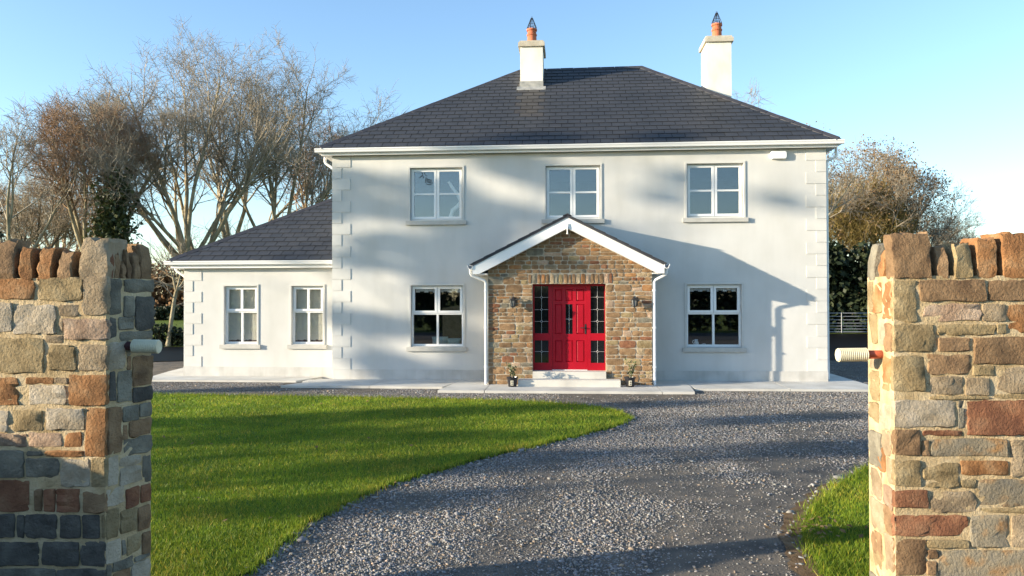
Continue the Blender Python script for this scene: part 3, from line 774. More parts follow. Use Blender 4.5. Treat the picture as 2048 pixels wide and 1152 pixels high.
# reveal returns beside the door (stone, seen edge on)
for sgn, xr in ((1, DX0), (-1, DX1)):
    z = .38
    while z < 2.3:
        h = prg.uniform(.12, .22); h = min(h, 2.37 - z)
        put_stone('stone', [(.012, z + .006), (.27, z + .006), (.27, z + h - .006), (.012, z + h - .006)], Vector((xr, PY, 0)), Vector((0, 1, 0)), FV, Vector((sgn, 0, 0)), M['st' + shade_col(prg)], pw, depth=.01, out=.006, rough=.008, cuts=2, rings=2, rg=prg)
        z += h
# porch roof
BY0, BY1 = -1.275, -1.245
m = MB()
top = lambda x: 3.915 - abs(x - PEAK) * .505
XL, XR = 3.68, 8.04
pprism([(XL - .03, top(XL - .03) - .02), (PEAK, 3.895), (XR + .03, top(XR + .03) - .02), (XR + .03, top(XR + .03) + .035), (PEAK, 3.95), (XL - .03, top(XL - .03) + .035)], BY0 - .02, -.001)
proof = m.build('porch_roof', M['ridge'], house)
for s in (-1, 1):
    for k in range(9):                                   # verge slates, one course over the other
        a0, a1 = .05 + k * .262, .05 + (k + 1) * .262 + .03
        if a1 > 2.24: a1 = 2.24
        xa, xb = PEAK + s * a0, PEAK + s * a1
        m = MB(); za, zb = top(xa) + .042, top(xb) + .056
        m.prism([(xa, BY0 - .035, za), (xb, BY0 - .035, zb), (xb, BY0 - .035, zb - .014), (xa, BY0 - .035, za - .014)], [(xa, -.01, za), (xb, -.01, zb), (xb, -.01, zb - .014), (xa, -.01, za - .014)])
        m.build('slate_course', M['slate'], proof)
    xe = XL if s < 0 else XR
    m = MB(); pprism([(PEAK, 3.895), (xe, top(xe) - .025), (xe, 2.605), (xe - s * .14, 2.605), (PEAK, 3.645)] if True else [], BY0, BY1)
    m.build('bargeboard', M['pvc'], proof)
    m = MB(); x0, x1 = sorted((xe - s * .01, PX0 - .002 if s < 0 else PX1 + .002)); m.box(x0, x1, BY1 + .001, -.02, 2.60, 2.62); m.box(*sorted((xe - s * .015, xe - s * .035)), BY1 + .001, -.02, 2.621, 2.80); m.build('soffit', M['fascia'], proof)
    gutter(house, Vector((xe, -1.30, 2.81)), Vector((xe, -.03, 2.81)), Vector((s, 0, 0)), M['pvc'])
    # downpipe against the stone corner
    xw = PX0 - .05 if s < 0 else PX1 + .05
    downpipe([(xe + s * .06, -1.19, 2.73), (xe + s * .06, -1.17, 2.62), (xe + s * .035, -1.16, 2.575), (xw + s * .03, -1.10, 2.46), (xw, -1.09, 2.41), (xw, -1.09, .10), (xw + s * .005, -1.14, .065)], .031)
    m = MB()
    for z in (.45, 1.35, 2.2): m.lathe((xw, -1.10, z), [(.042, 0), (.042, .04)], 10)
    m.build('pipe_clip', M['pvc'], house)
m = MB()
for s in (-1, 1): m.prism([(PEAK, BY1, 3.66), (PEAK + s * 2.0, BY1, 3.66 - 2.0 * .505), (PEAK + s * 2.0, BY1, 3.64 - 2.0 * .505), (PEAK, BY1, 3.64)], [(PEAK, PY, 3.66), (PEAK + s * 2.0, PY, 3.66 - 2.0 * .505), (PEAK + s * 2.0, PY, 3.64 - 2.0 * .505), (PEAK, PY, 3.64)])
m.build('verge_soffit', M['fascia'], proof)
m = MB(); m.lathe((PEAK, BY0 - .02, 3.50), [(.004, 0), (.022, .015), (.024, .03), (.012, .045), (.014, .10), (.018, .17), (.012, .19), (.012, .25)], 12); m.build('finial', M['pvc'], proof)
m = MB(); m.prism([(PEAK - .10, BY0 - .04, 3.935), (PEAK, BY0 - .04, 3.985), (PEAK + .10, BY0 - .04, 3.935), (PEAK, BY0 - .04, 3.955)], [(PEAK - .10, -.01, 3.935), (PEAK, -.01, 3.985), (PEAK + .10, -.01, 3.935), (PEAK, -.01, 3.955)]); m.build('ridge_tile', M['ridge'], proof)
m = MB(); m.box(PX0, PX1, PY + .312, -.002, 2.55, 2.58); m.build('ceiling', M['fascia'], pw)

# ---- door screen, door, steps
ZX = lambda zx: 5.035 + (zx - 38) * .002265
ZZ = lambda zy: 2.38 - (zy - 45) * .00222
RY = PY + .27
m = MB()
def rect(zx0, zx1, zy0, zy1, y0=RY, y1=RY + .07): m.box(ZX(zx0), ZX(zx1), y0, y1, ZZ(zy1), ZZ(zy0))
m.box(DX0, ZX(58), RY, RY + .07, DZ0, DZ1); m.box(ZX(778), DX1, RY, RY + .07, DZ0, DZ1)
rect(203, 243, 66, 955); rect(598, 637, 66, 955)
m.box(ZX(58), ZX(778), RY, RY + .07, ZZ(66), DZ1)
for a, b in ((58, 203), (637, 778)):
    rect(a, b, 565, 640, RY + .001, RY + .069); rect(a, b, 876, 955, RY + .001, RY + .069)
screen = m.build('door_frame', M['red'], house)
def came(parent, x0, x1, z0, z1, y, nodes):
    mm = MB(); xm = (x0 + x1) / 2; r = .0038
    zs = sorted([z0, z1] + nodes); g = .032
    for i in range(len(zs) - 1):
        a = zs[i] + (g if zs[i] in nodes else 0); b = zs[i + 1] - (g if zs[i + 1] in nodes else 0); mm.tube([(xm, y, a), (xm, y, b)], r, 5)
    for z in nodes:
        mm.tube([(x0, y, z), (xm - g, y, z)], r, 5); mm.tube([(xm + g, y, z), (x1, y, z)], r, 5)
        for sx, sz in ((1, 1), (1, -1), (-1, 1), (-1, -1)):
            mm.tube([(xm + sx * g, y, z), (xm + sx * g * .38, y, z + sz * g * .38), (xm, y, z + sz * g)], r * 1.1, 5)
    mm.build('came', M['came'], parent)
for a, b in ((58, 203), (637, 778)):
    for zy0, zy1, nd in ((66, 565, (185, 315, 440)), (640, 876, (758,))):
        x = MB(); x.box(ZX(a), ZX(b), RY + .03, RY + .045, ZZ(zy1), ZZ(zy0)); x.build('pane', M['door_glass'], screen)
        came(screen, ZX(a), ZX(b), ZZ(zy1), ZZ(zy0), RY + .026, [ZZ(v) for v in nd])
LY = RY + .018
m = MB()
LX0, LX1 = ZX(243) + .003, ZX(598) - .003
cols = [(270, 345), (380, 452), (490, 572)]; rows = [(100, 225), (258, 572), (640, 868)]
hl = [(ZX(a), ZX(b), ZZ(d), ZZ(c)) for a, b in cols for c, d in rows]
xs = sorted({LX0, LX1, *[h[0] for h in hl], *[h[1] for h in hl]}); zs = sorted({DZ0 + .015, ZZ(68), *[h[2] for h in hl], *[h[3] for h in hl]})
for i in range(len(xs) - 1):
    for j in range(len(zs) - 1):
        xm, zm = (xs[i] + xs[i + 1]) / 2, (zs[j] + zs[j + 1]) / 2
        if not any(h[0] < xm < h[1] and h[2] < zm < h[3] for h in hl): m.box(xs[i], xs[i + 1], LY, LY + .045, zs[j], zs[j + 1])
door = m.build('front_door', M['red'], house)
for a, b, c, d in hl:
    x = MB()
    if abs(a - ZX(380)) < 1e-6 and d - c > .5 and c > 1.0:
        x.box(a, b, LY + .02, LY + .03, c, d); x.build('pane', M['door_glass'], door); came(door, a, b, c, d, LY + .016, [(c + d) / 2]); continue
    ch = .028
    o4 = [(a, LY + .022, c), (b, LY + .022, c), (b, LY + .022, d), (a, LY + .022, d)]; i4 = [(a + ch, LY + .004, c + ch), (b - ch, LY + .004, c + ch), (b - ch, LY + .004, d - ch), (a + ch, LY + .004, d - ch)]
    x.add(o4 + i4, [(0, 1, 5, 4), (1, 2, 6, 5), (2, 3, 7, 6), (3, 0, 4, 7), (4, 5, 6, 7)]); x.build('panel', M['red'], door)
m = MB(); hx, hz = ZX(584), ZZ(508)
m.box(hx - .02, hx + .02, LY - .012, LY - .0005, ZZ(572), ZZ(468)); m.tube([(hx, LY - .01, hz), (hx, LY - .05, hz), (hx - .03, LY - .055, hz), (hx - .115, LY - .05, hz + .004)], .011, 8); m.lathe((hx, LY - .014, hz - .11), [(.012, 0), (.012, .03)], 8)
m.build('handle', M['iron'], door)
m = MB(); m.box(LX0 - .01, LX1 + .01, RY - .012, RY - .0005, DZ0 + .002, DZ0 + .017); m.build('threshold', M['pvc'], door)
m = MB(); m.box(DX0 + .004, DX1 - .004, PY - .075, RY + .02, .05, DZ0); m.build('step', M['concrete'], house)
m = MB(); m.box(4.735, 7.035, -1.47, PY - .078, .05, .205); m.build('step', M['concrete'], house)

# ---- wall lanterns, alarm box
for i, (x, z) in enumerate(((4.60, 1.97), (7.375, 1.97))):
    t = thing('wall_lantern', (x, PY - .02, z - .15), ('black lantern on the stone left of the red door', 'black lantern on the stone right of the red door')[i], 'lantern', 'wall lanterns either side of the door')
    yb = PY - .028
    m = MB(); m.box(x - .03, x + .03, yb - .010, yb, z - .09, z + .11)
    m.tube([(x, yb, z + .03), (x, yb - .03, z + .09), (x, yb - .075, z + .115), (x, yb - .115, z + .105), (x, yb - .12, z + .085)], .008, 6)
    m.tube([(x, yb - .01, z - .05), (x, yb - .04, z - .08), (x, yb - .065, z - .05), (x, yb - .055, z - .01), (x, yb - .03, z - .02), (x, yb - .035, z - .045)], .006, 6)
    m.tube([(x + .02, yb - .012, z + .06), (x + .07, yb - .016, z + .085), (x + .12, yb - .016, z + .055), (x + .10, yb - .016, z + .015), (x + .065, yb - .016, z + .03), (x + .075, yb - .016, z + .05)], .006, 6)  # flat scroll on the stone, imitates the shadow cast beside the lantern
    m.build('bracket_and_shadow', M['iron'], t)
    c0 = (x, yb - .12, z)
    m = MB(); m.lathe(c0, [(.088, .03), (.076, .045), (.045, .07), (.02, .08), (.014, .10), (.004, .12)], 6); m.lathe(c0, [(.04, -.125), (.05, -.115), (.05, -.105)], 6); m.lathe(c0, [(.005, -.155), (.014, -.142), (.010, -.126)], 6)
    for k in range(6):
        a = math.pi / 3 * k; m.tube([(x + .072 * math.cos(a), c0[1] + .072 * math.sin(a), z + .034), (x + .045 * math.cos(a), c0[1] + .045 * math.sin(a), z - .11)], .006, 4)
    m.build('lantern_cage', M['iron'], t)
    m = MB(); m.lathe(c0, [(.038, -.105), (.066, .029)], 6); m.build('glass', M['lamp_glass'], t)
m = MB()
oct_ = lambda i: [(10.71 + .03 + i, 5.36 + i), (11.09 - .03 - i, 5.36 + i), (11.09 - i, 5.36 + .03 + i), (11.09 - i, 5.55 - .03 - i), (11.09 - .03 - i, 5.55 - i), (10.71 + .03 + i, 5.55 - i), (10.71 + i, 5.55 - .03 - i), (10.71 + i, 5.36 + .03 + i)]
m.prism([(x, -.07, z) for x, z in oct_(0)], [(x, -.001, z) for x, z in oct_(0)]); m.prism([(x, -.085, z) for x, z in oct_(.015)], [(x, -.0701, z) for x, z in oct_(.0)])
m.build('alarm_box', M['pvc'], label='white alarm box high on the wall under the right eaves', cat='alarm box')
# ------------------------------------------------------------------ gate walls in the foreground
ST = {
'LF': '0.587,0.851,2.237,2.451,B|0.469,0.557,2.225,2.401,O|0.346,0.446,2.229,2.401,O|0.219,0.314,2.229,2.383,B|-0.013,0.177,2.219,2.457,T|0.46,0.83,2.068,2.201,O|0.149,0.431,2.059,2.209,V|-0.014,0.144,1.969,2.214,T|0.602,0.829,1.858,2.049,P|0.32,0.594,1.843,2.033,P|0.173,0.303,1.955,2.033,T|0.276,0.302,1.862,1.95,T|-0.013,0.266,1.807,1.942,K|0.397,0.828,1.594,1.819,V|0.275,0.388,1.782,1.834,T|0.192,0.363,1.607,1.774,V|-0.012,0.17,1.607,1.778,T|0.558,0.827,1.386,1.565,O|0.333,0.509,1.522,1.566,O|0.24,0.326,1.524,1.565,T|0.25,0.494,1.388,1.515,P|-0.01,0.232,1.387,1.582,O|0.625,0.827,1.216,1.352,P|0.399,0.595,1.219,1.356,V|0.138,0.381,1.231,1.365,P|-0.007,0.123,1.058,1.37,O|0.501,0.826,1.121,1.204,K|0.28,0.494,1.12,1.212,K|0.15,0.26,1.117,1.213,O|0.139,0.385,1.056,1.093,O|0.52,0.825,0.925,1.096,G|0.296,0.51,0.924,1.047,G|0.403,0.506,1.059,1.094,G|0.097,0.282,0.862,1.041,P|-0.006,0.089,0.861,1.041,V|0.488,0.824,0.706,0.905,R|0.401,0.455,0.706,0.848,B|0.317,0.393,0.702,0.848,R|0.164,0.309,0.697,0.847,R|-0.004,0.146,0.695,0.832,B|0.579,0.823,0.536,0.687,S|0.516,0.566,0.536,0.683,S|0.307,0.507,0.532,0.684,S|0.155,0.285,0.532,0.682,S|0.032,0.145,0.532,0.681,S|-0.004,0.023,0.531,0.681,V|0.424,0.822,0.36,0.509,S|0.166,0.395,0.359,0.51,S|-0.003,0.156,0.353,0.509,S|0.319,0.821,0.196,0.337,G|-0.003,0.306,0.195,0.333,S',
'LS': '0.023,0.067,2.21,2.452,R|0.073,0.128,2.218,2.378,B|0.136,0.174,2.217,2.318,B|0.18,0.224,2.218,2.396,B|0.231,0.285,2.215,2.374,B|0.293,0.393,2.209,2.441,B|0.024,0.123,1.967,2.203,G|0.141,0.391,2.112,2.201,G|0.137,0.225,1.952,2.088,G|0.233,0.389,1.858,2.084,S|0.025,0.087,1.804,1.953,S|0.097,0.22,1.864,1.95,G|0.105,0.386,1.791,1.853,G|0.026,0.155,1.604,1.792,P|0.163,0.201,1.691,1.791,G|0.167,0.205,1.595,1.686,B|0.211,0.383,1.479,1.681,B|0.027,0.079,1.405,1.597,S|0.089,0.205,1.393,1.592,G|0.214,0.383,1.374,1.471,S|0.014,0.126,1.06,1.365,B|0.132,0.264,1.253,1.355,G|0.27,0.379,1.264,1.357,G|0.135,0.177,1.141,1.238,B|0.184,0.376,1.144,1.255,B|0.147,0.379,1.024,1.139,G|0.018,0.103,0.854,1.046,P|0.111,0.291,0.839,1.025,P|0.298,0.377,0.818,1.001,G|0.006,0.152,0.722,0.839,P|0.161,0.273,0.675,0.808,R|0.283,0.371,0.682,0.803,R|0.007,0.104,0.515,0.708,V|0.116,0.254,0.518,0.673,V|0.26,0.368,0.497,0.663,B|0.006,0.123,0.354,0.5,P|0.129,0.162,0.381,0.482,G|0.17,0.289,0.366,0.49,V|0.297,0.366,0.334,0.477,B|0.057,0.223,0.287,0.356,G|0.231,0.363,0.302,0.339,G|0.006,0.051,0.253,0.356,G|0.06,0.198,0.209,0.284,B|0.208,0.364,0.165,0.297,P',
'RF': '-0.001,0.252,2.2,2.489,B|0.281,0.367,2.204,2.395,B|0.396,0.512,2.204,2.412,V|0.539,0.676,2.203,2.443,O|0.707,0.98,2.205,2.48,O|0.001,0.146,1.914,2.178,V|0.169,0.593,2.04,2.177,B|0.61,0.977,2.044,2.176,B|0.19,0.56,1.913,2.024,K|0.569,0.721,1.91,2.022,T|0.74,0.975,1.837,2.016,O|-0.001,0.259,1.718,1.891,V|0.284,0.652,1.822,1.89,V|0.659,0.725,1.832,1.894,V|0.283,0.489,1.717,1.805,B|0.515,0.973,1.636,1.808,B|-0.003,0.198,1.462,1.688,V|0.217,0.491,1.57,1.701,B|0.504,0.649,1.56,1.623,V|0.668,0.971,1.449,1.612,T|0.229,0.442,1.44,1.555,T|0.457,0.614,1.435,1.547,T|0.628,0.97,1.41,1.442,V|0.228,0.608,1.406,1.43,V|0,0.387,1.23,1.405,P|0.409,0.448,1.219,1.35,G|0.409,0.449,1.357,1.404,G|0.468,0.977,1.177,1.401,R|-0.001,0.161,1.049,1.216,B|0.181,0.437,1.174,1.21,R|0.171,0.222,1.043,1.147,B|0.23,0.724,1.045,1.156,Y|0.746,0.974,0.91,1.146,T|-0.003,0.163,0.851,1.024,V|0.179,0.41,0.845,1.019,V|0.425,0.73,0.921,1.015,O|0.422,0.523,0.843,0.895,V|-0.004,0.212,0.713,0.826,R|0.225,0.521,0.68,0.817,T|0.535,0.972,0.719,0.895,Y|-0.006,0.461,0.532,0.667,R|0.48,0.722,0.464,0.666,Y|0.543,0.971,0.673,0.712,V|0.74,0.969,0.46,0.665,T|0.002,0.194,0.283,0.515,B|0.201,0.466,0.455,0.507,V|0.204,0.269,0.387,0.446,B|0.195,0.26,0.285,0.369,B|0.27,0.967,0.198,0.441,Y',
'RS': '0.3,0.461,2.183,2.431,G|0.175,0.287,2.196,2.382,O|0.027,0.164,2.197,2.382,B|0.341,0.432,1.965,2.178,V|0.185,0.325,1.962,2.163,O|0.013,0.172,1.921,2.17,O|0.269,0.422,1.748,1.952,V|0.143,0.253,1.747,1.922,P|0.018,0.128,1.713,1.896,B|0.234,0.413,1.578,1.677,T|0.023,0.182,1.451,1.685,O|0.237,0.417,1.364,1.571,V|0.253,0.432,1.215,1.344,V|0.046,0.238,1.194,1.367,P|0.205,0.421,0.907,1.151,G|0.045,0.194,1.025,1.187,T|0.144,0.282,0.898,1.06,O|0.21,0.406,0.696,0.891,T|0.033,0.202,0.673,0.83,K|0.029,0.13,0.851,1.016,T|0.178,0.411,0.482,0.687,T|0.026,0.158,0.522,0.694,B|0.219,0.415,0.309,0.47,B|0.03,0.168,0.267,0.513,T|0.195,0.39,0.174,0.346,V',
}
def gate_wall(label, front, back, rear, out_front, out_rear, sgn, tabs, seed):
    """front/back: the corners of the gate jamb; the wall runs away from the opening"""
    rg = random.Random(seed)
    t = thing('stone_wall', (front.x, front.y, 0), label, 'wall', 'stone walls either side of the gateway')
    TOP = 2.205
    m = MB(); P = [front, back, rear, out_rear, out_front]
    m.prism([(p.x, p.y, -.1) for p in P], [(p.x, p.y, TOP) for p in P]); m.build('core', M['mortar_gold'], t)
    Z = Vector((0, 0, 1))
    du = (out_front - front).normalized(); dn = Vector((0, 0, 0))
    dn = Vector((du.y, -du.x, 0));
    if dn.y > 0: dn = -dn
    ds = (back - front).normalized(); ns = Vector((ds.y, -ds.x, 0))
    if ns.x * sgn < 0: ns = -ns
    def lay(txt, A, d, n, out, rough, w):
        vmin = 9; umax = .775 if sgn > 0 and d is du else 9
        for it in txt.split('|'):
            a, b, c, e, col = it.split(','); a, b, c, e = map(float, (a, b, c, e)); b = min(b, umax)
            if b - a < .02: continue
            vmin = min(vmin, c)
            tilt = rg.uniform(-.004, .004)
            g = .002
            P = [(a + g, c + g + tilt), (b - g, c + g - tilt), (b - g, e - g + tilt * .5), (a + g, e - g - tilt * .5)]
            cop = e > 2.3
            big = (b - a) * (e - c) > .02
            if cop: continue
            w, hh = b - a + .005, e - c + .005
            nu, nv = (min(7, max(3, int(w / .045))), min(6, max(3, int(hh / .035)))) if big else (min(6, max(2, int(w / .04))), 2)
            Vb, Fb = rough_box(w, hh, .05, .014 if big else .009, .007, rg, nu + 2, nv + 2, 2)
            o_ = A + d * (a - .0025) + Z * (c - .0025) + n * (out - .006 + rg.uniform(-.004, .006))
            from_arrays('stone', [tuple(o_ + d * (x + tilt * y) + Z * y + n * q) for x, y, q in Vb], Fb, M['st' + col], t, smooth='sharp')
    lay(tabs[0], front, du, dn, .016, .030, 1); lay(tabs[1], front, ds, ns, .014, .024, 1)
    # courses below what the photo shows, down to the ground
    def fill(A, d, n, L, v1, pal):
        v = 0.0
        while v < v1 - .03:
            h = min(rg.choice((.10, .13, .16)), v1 - v); u = 0
            while u < L - .02:
                w = min(rg.uniform(.14, .40), L - u); w = L - u if L - u - w < .08 else w
                put_stone('stone', [(u + .008, v + .008), (u + w - .008, v + .008), (u + w - .008, v + h - .008), (u + .008, v + h - .008)], A, d, Z, n, M['st' + rg.choice(pal)], t, depth=.02, out=.014, rough=.018, cuts=3, rings=2, rg=rg)
                u += w
            v += h
    fill(front, du, dn, .775 if sgn > 0 else .98, .195, 'GSBV'); fill(front, ds, ns, (back - front).length, .17, 'GSBV')
    if sgn < 0: fill(front + du * .98, du, dn, 1.55, 2.19, 'BBTVOKPR')
    return t, lay, du, dn, ds, ns, rg
def coping(t, A, d, n, items, rg, thick, z0):
    """cock-and-hen stones standing on edge; items (u0, u1, top, colour, depth, set-back)"""
    for u0, u1, zt, col, dep, sb in items:
        w, h = u1 - u0, zt - z0
        V, F = rough_box(w, h, dep, .012, .008, rg, min(8, max(4, int(w / .03))), 8, 4, topirr=.014, jag=.4)
        o_ = A + d * u0 + Vector((0, 0, z0)) + n * (.006 - sb + rg.uniform(-.006, .008)); sk = rg.uniform(-.05, .05); nar = rg.uniform(0, .12)
        from_arrays('coping_stone', [tuple(o_ + d * (w / 2 + (x - w / 2) * (1 - nar * max(0, y / h) ** 2) + sk * y) + Vector((0, 0, y)) + n * (q - .03 * (y / h) ** 3)) for x, y, q in V], F, M['st' + col], t, smooth='sharp')
def cop_items(txt):
    out = []
    for it in txt.split('|'):
        a, b, c, e, col = it.split(','); 
        if float(e) > 2.3: out.append((float(a), float(b), float(e), col))
    return out
LFc, LBc, LRc = camw(-2.62, 5.0), camw(-2.49, 5.35), camw(-2.56, 5.36)
t, lay, du, dn, ds, ns, rg = gate_wall('rough stone wall end on the left of the drive, its right face in shade', LFc, LBc, LRc, camw(-3.40, 5.0), camw(-3.40, 5.10), 1, (ST['LF'], ST['LS']), 3)
coping(t, LFc, du, dn, [(a, min(b, .77), z, c, .15 if a > .3 else .24, 0) for a, b, z, c in cop_items(ST['LF'])], rg, .2, 2.19)
coping(t, LFc, ds, ns, [(a, b, z, c, .10, .012) for a, b, z, c in cop_items(ST['LS']) if a > .02], rg, .1, 2.19)
coping(t, camw(-2.66, 5.27), du, dn, [(.0 + i * .10, .09 + i * .10, 2.36 + .05 * rg.random(), rg.choice('VTBP'), .07, 0) for i in range(4)], rg, .16, 2.19)
RFc, RBc, RRc = camw(2.46, 5.0), camw(2.50, 5.45), camw(2.60, 5.56)
t, lay, du, dn, ds, ns, rg = gate_wall('sunlit stone wall end on the right of the drive with a tall corner coping', RFc, RBc, RRc, camw(5.0, 5.0), camw(5.0, 5.56), -1, (ST['RF'], ST['RS']), 4)
coping(t, RFc, du, dn, [(max(a, .0), b, z, c, .20 if b - a < .16 else (.11 if a < .02 else .22), 0) for a, b, z, c in cop_items(ST['RF'])], rg, .2, 2.185)
coping(t, RFc, ds, ns, [(a, b, z, c, .11, .004) for a, b, z, c in cop_items(ST['RS']) if a > .06], rg, .1, 2.18)
coping(t, camw(3.40, 5.0), du, dn, [(i * .16, .12 + i * .16, 2.38 + .06 * rg.random(), rg.choice('BVOT'), .22, 0) for i in range(9)], rg, .16, 2.19)
coping(t, camw(2.66, 5.32), du, dn, [(i * .15, .12 + i * .15, 2.37 + .05 * rg.random(), rg.choice('VTOP'), .15, 0) for i in range(7)], rg, .16, 2.19)
# unseen wing wall, added and sloped to shade the left gate wall's foot
m = MB()
wa = [(4.62, 1.60), (4.45, 1.50), (4.30, 1.40), (4.1, 1.26), (3.6, 1.2), (2.0, 1.12), (.4, 1.1)]
for (d0, h0), (d1, h1) in zip(wa, wa[1:]):
    A = [camw(-5.0, d0, -.1), camw(-5.35, d0, -.1), camw(-5.35, d0, h0), camw(-5.0, d0, h0)]; B = [camw(-5.0, d1, -.1), camw(-5.35, d1, -.1), camw(-5.35, d1, h1), camw(-5.0, d1, h1)]
    m.prism([tuple(p) for p in A], [tuple(p) for p in B])
A = [camw(-3.405, 5.0, -.1), camw(-3.405, 5.09, -.1), camw(-3.405, 5.09, 1.9), camw(-3.405, 5.0, 1.9)]; B = [camw(-5.0, 4.60, -.1), camw(-5.35, 4.62, -.1), camw(-5.35, 4.62, 1.6), camw(-5.0, 4.60, 1.6)]
m.prism([tuple(p) for p in A], [tuple(p) for p in B])
m.build('stone_wall', M['mortar_gold'], label='unseen low sloping wing wall, added to shade the foot of the left gate wall', cat='wall')

# ---- ducts through the gate walls
def duct(A, d, L0, L1, r, sock, label):
    d = d.normalized(); t = thing('duct_pipe', A, label, 'pipe', 'ribbed ducts sticking out of the gate walls')
    m = MB(); m.tube([A - d * .08, A + d * (L0 + .02)], r * .62, 18); m.build('socket', sock, t, smooth=True)
    m = MB(); n = 15; pts = []; rs = []
    for i in range(n * 4 + 1):
        s = L0 + (L1 - L0) * i / (n * 4); pts.append(A + d * s); rs.append(r * (1.0 if i % 4 in (1, 2) else .90))
    pts = pts + [A + d * (L1 - .004), A + d * (L1 - .12)]; rs = rs + [r * .80, r * .78]
    m.tube(pts, rs, 22); m.build('ribbed_hose', M['duct_cream'], t)
    m = MB(); m.tube([A + d * (L1 - .11), A + d * (L1 - .10)], r * .77, 18); m.build('bore', M['duct_bore'], t)
duct(Vector((2.99, -14.03, 1.757)), Vector((1, .02, -.02)), .05, .225, .046, M['duct_dark'], 'ribbed cream duct end in the shaded face of the left stone wall')
duct(Vector((8.02, -13.60, 1.684)), Vector((-1, -.06, -.012)), 0.108, .302, .046, M['duct_red'], 'ribbed cream duct on a red pipe out of the right stone wall')

# ------------------------------------------------------------------ potted shrubs by the steps
def quads_at(C, size, rs, flat=0.0, aspect=.6):
    """one small leaf per centre: returns V, F"""
    n = len(C); a = rs.normal(size=(n, 3)); a[:, 2] += flat; a /= np.linalg.norm(a, axis=1)[:, None] + 1e-9
    b = rs.normal(size=(n, 3)); u = np.cross(a, b); u /= np.linalg.norm(u, axis=1)[:, None] + 1e-9; w = np.cross(a, u)
    s = size * rs.uniform(.6, 1.3, size=(n, 1))
    V = np.stack([C - u * s, C + w * s * aspect, C + u * s, C - w * s * aspect], 1).reshape(-1, 3)
    return V, np.arange(4 * n).reshape(-1, 4)
for i, (x, y, s) in enumerate(((4.61, -1.50, 1.0), (7.25, -1.38, 1.08))):
    t = thing('potted_shrub', (x, y, .05), ('small leafy shrub in a black pot left of the porch steps', 'leafy shrub in a black pot right of the porch steps')[i], 'potted plant', 'potted shrubs by the porch steps')
    m = MB(); m.lathe((x, y, .05), [(.085, 0), (.092, .01), (.118, .19), (.135, .195), (.138, .225), (.12, .225), (.112, .17)], 22); m.build('pot', M['black_pot'], t, smooth=False)
    m = MB(); m.lathe((x, y, .05), [(.001, .17), (.111, .17), (.111, .172), (.001, .173)], 16); m.build('soil', M['soil'], t)
    m = MB(); yy = y - .128
    m.add([(x - .032, yy + .012, .095), (x + .032, yy + .012, .095), (x + .032, yy - .012, .205), (x - .032, yy - .012, .205), (x - .032, yy + .03, .095), (x + .032, yy + .03, .095), (x + .032, yy + .01, .205), (x - .032, yy + .01, .205)], [(0, 1, 2, 3), (4, 7, 6, 5), (0, 4, 5, 1), (1, 5, 6, 2), (2, 6, 7, 3), (3, 7, 4, 0)])
    tg = m.build('tag', M['tag'], t)
    m = MB(); m.tube([(x, yy - .001, .125), (x, yy - .009, .126)], .014, 10); m.tube([(x, yy - .009, .172), (x, yy - .017, .173)], .014, 10); m.build('dot', M['iron'], tg)
    rs = np.random.RandomState(20 + i); m = MB(); tips = []
    for k in range(9):
        a = rs.uniform(0, 6.28); L = rs.uniform(.22, .40) * s; sp = rs.uniform(.05, .16)
        p = [Vector((x, y, .22)), Vector((x + sp * .3 * math.cos(a), y + sp * .3 * math.sin(a), .22 + L * .5)), Vector((x + sp * math.cos(a), y + sp * math.sin(a), .22 + L))]
        m.tube(p, [.006, .005, .003], 5)
        for q in range(16):
            f = rs.uniform(.25, 1.05); c = p[0].lerp(p[1], f * 2) if f < .5 else p[1].lerp(p[2], f * 2 - 1); tips.append((c.x + rs.normal() * .022, c.y + rs.normal() * .022, c.z + rs.normal() * .02))
    m.build('stems', M['twig'], t)
    V, F = quads_at(np.array(tips), .028, rs, .6); from_arrays('foliage', V, F, M['leaf'], t)

# ------------------------------------------------------------------ vegetation helpers
def tube_mesh(segs, n):
    a = np.array([(*s[0], *s[1], s[2], s[3]) for s in segs])
    p, q, r0, r1 = a[:, :3], a[:, 3:6], a[:, 6], a[:, 7]
    d = q - p; d /= np.linalg.norm(d, axis=1)[:, None] + 1e-9
    ref = np.where(np.abs(d[:, 2:3]) < .95, np.array([[0, 0, 1.]]), np.array([[1., 0, 0]]))
    ref = np.where(np.abs(d[:, 2:3]) < .95, np.array([[.3, .2, 1.]]), ref)
    u = np.cross(d, ref); u /= np.linalg.norm(u, axis=1)[:, None] + 1e-9; w = np.cross(d, u)
    V = np.empty((len(segs), 2 * n, 3))
    for k in range(n):
        c, s = math.cos(2 * math.pi * k / n), math.sin(2 * math.pi * k / n)
        o = u * c + w * s
        V[:, k] = p + o * r0[:, None]; V[:, n + k] = q + o * r1[:, None]
    F = np.array([[k, (k + 1) % n, n + (k + 1) % n, n + k] for k in range(n)])
    F = (F[None] + (np.arange(len(segs)) * 2 * n)[:, None, None]).reshape(-1, 4)
    return V.reshape(-1, 3), F
def vadd(a, b, s=1.0): return (a[0] + b[0] * s, a[1] + b[1] * s, a[2] + b[2] * s)
def vnorm(a):
    l = math.sqrt(a[0] ** 2 + a[1] ** 2 + a[2] ** 2) or 1; return (a[0] / l, a[1] / l, a[2] / l)
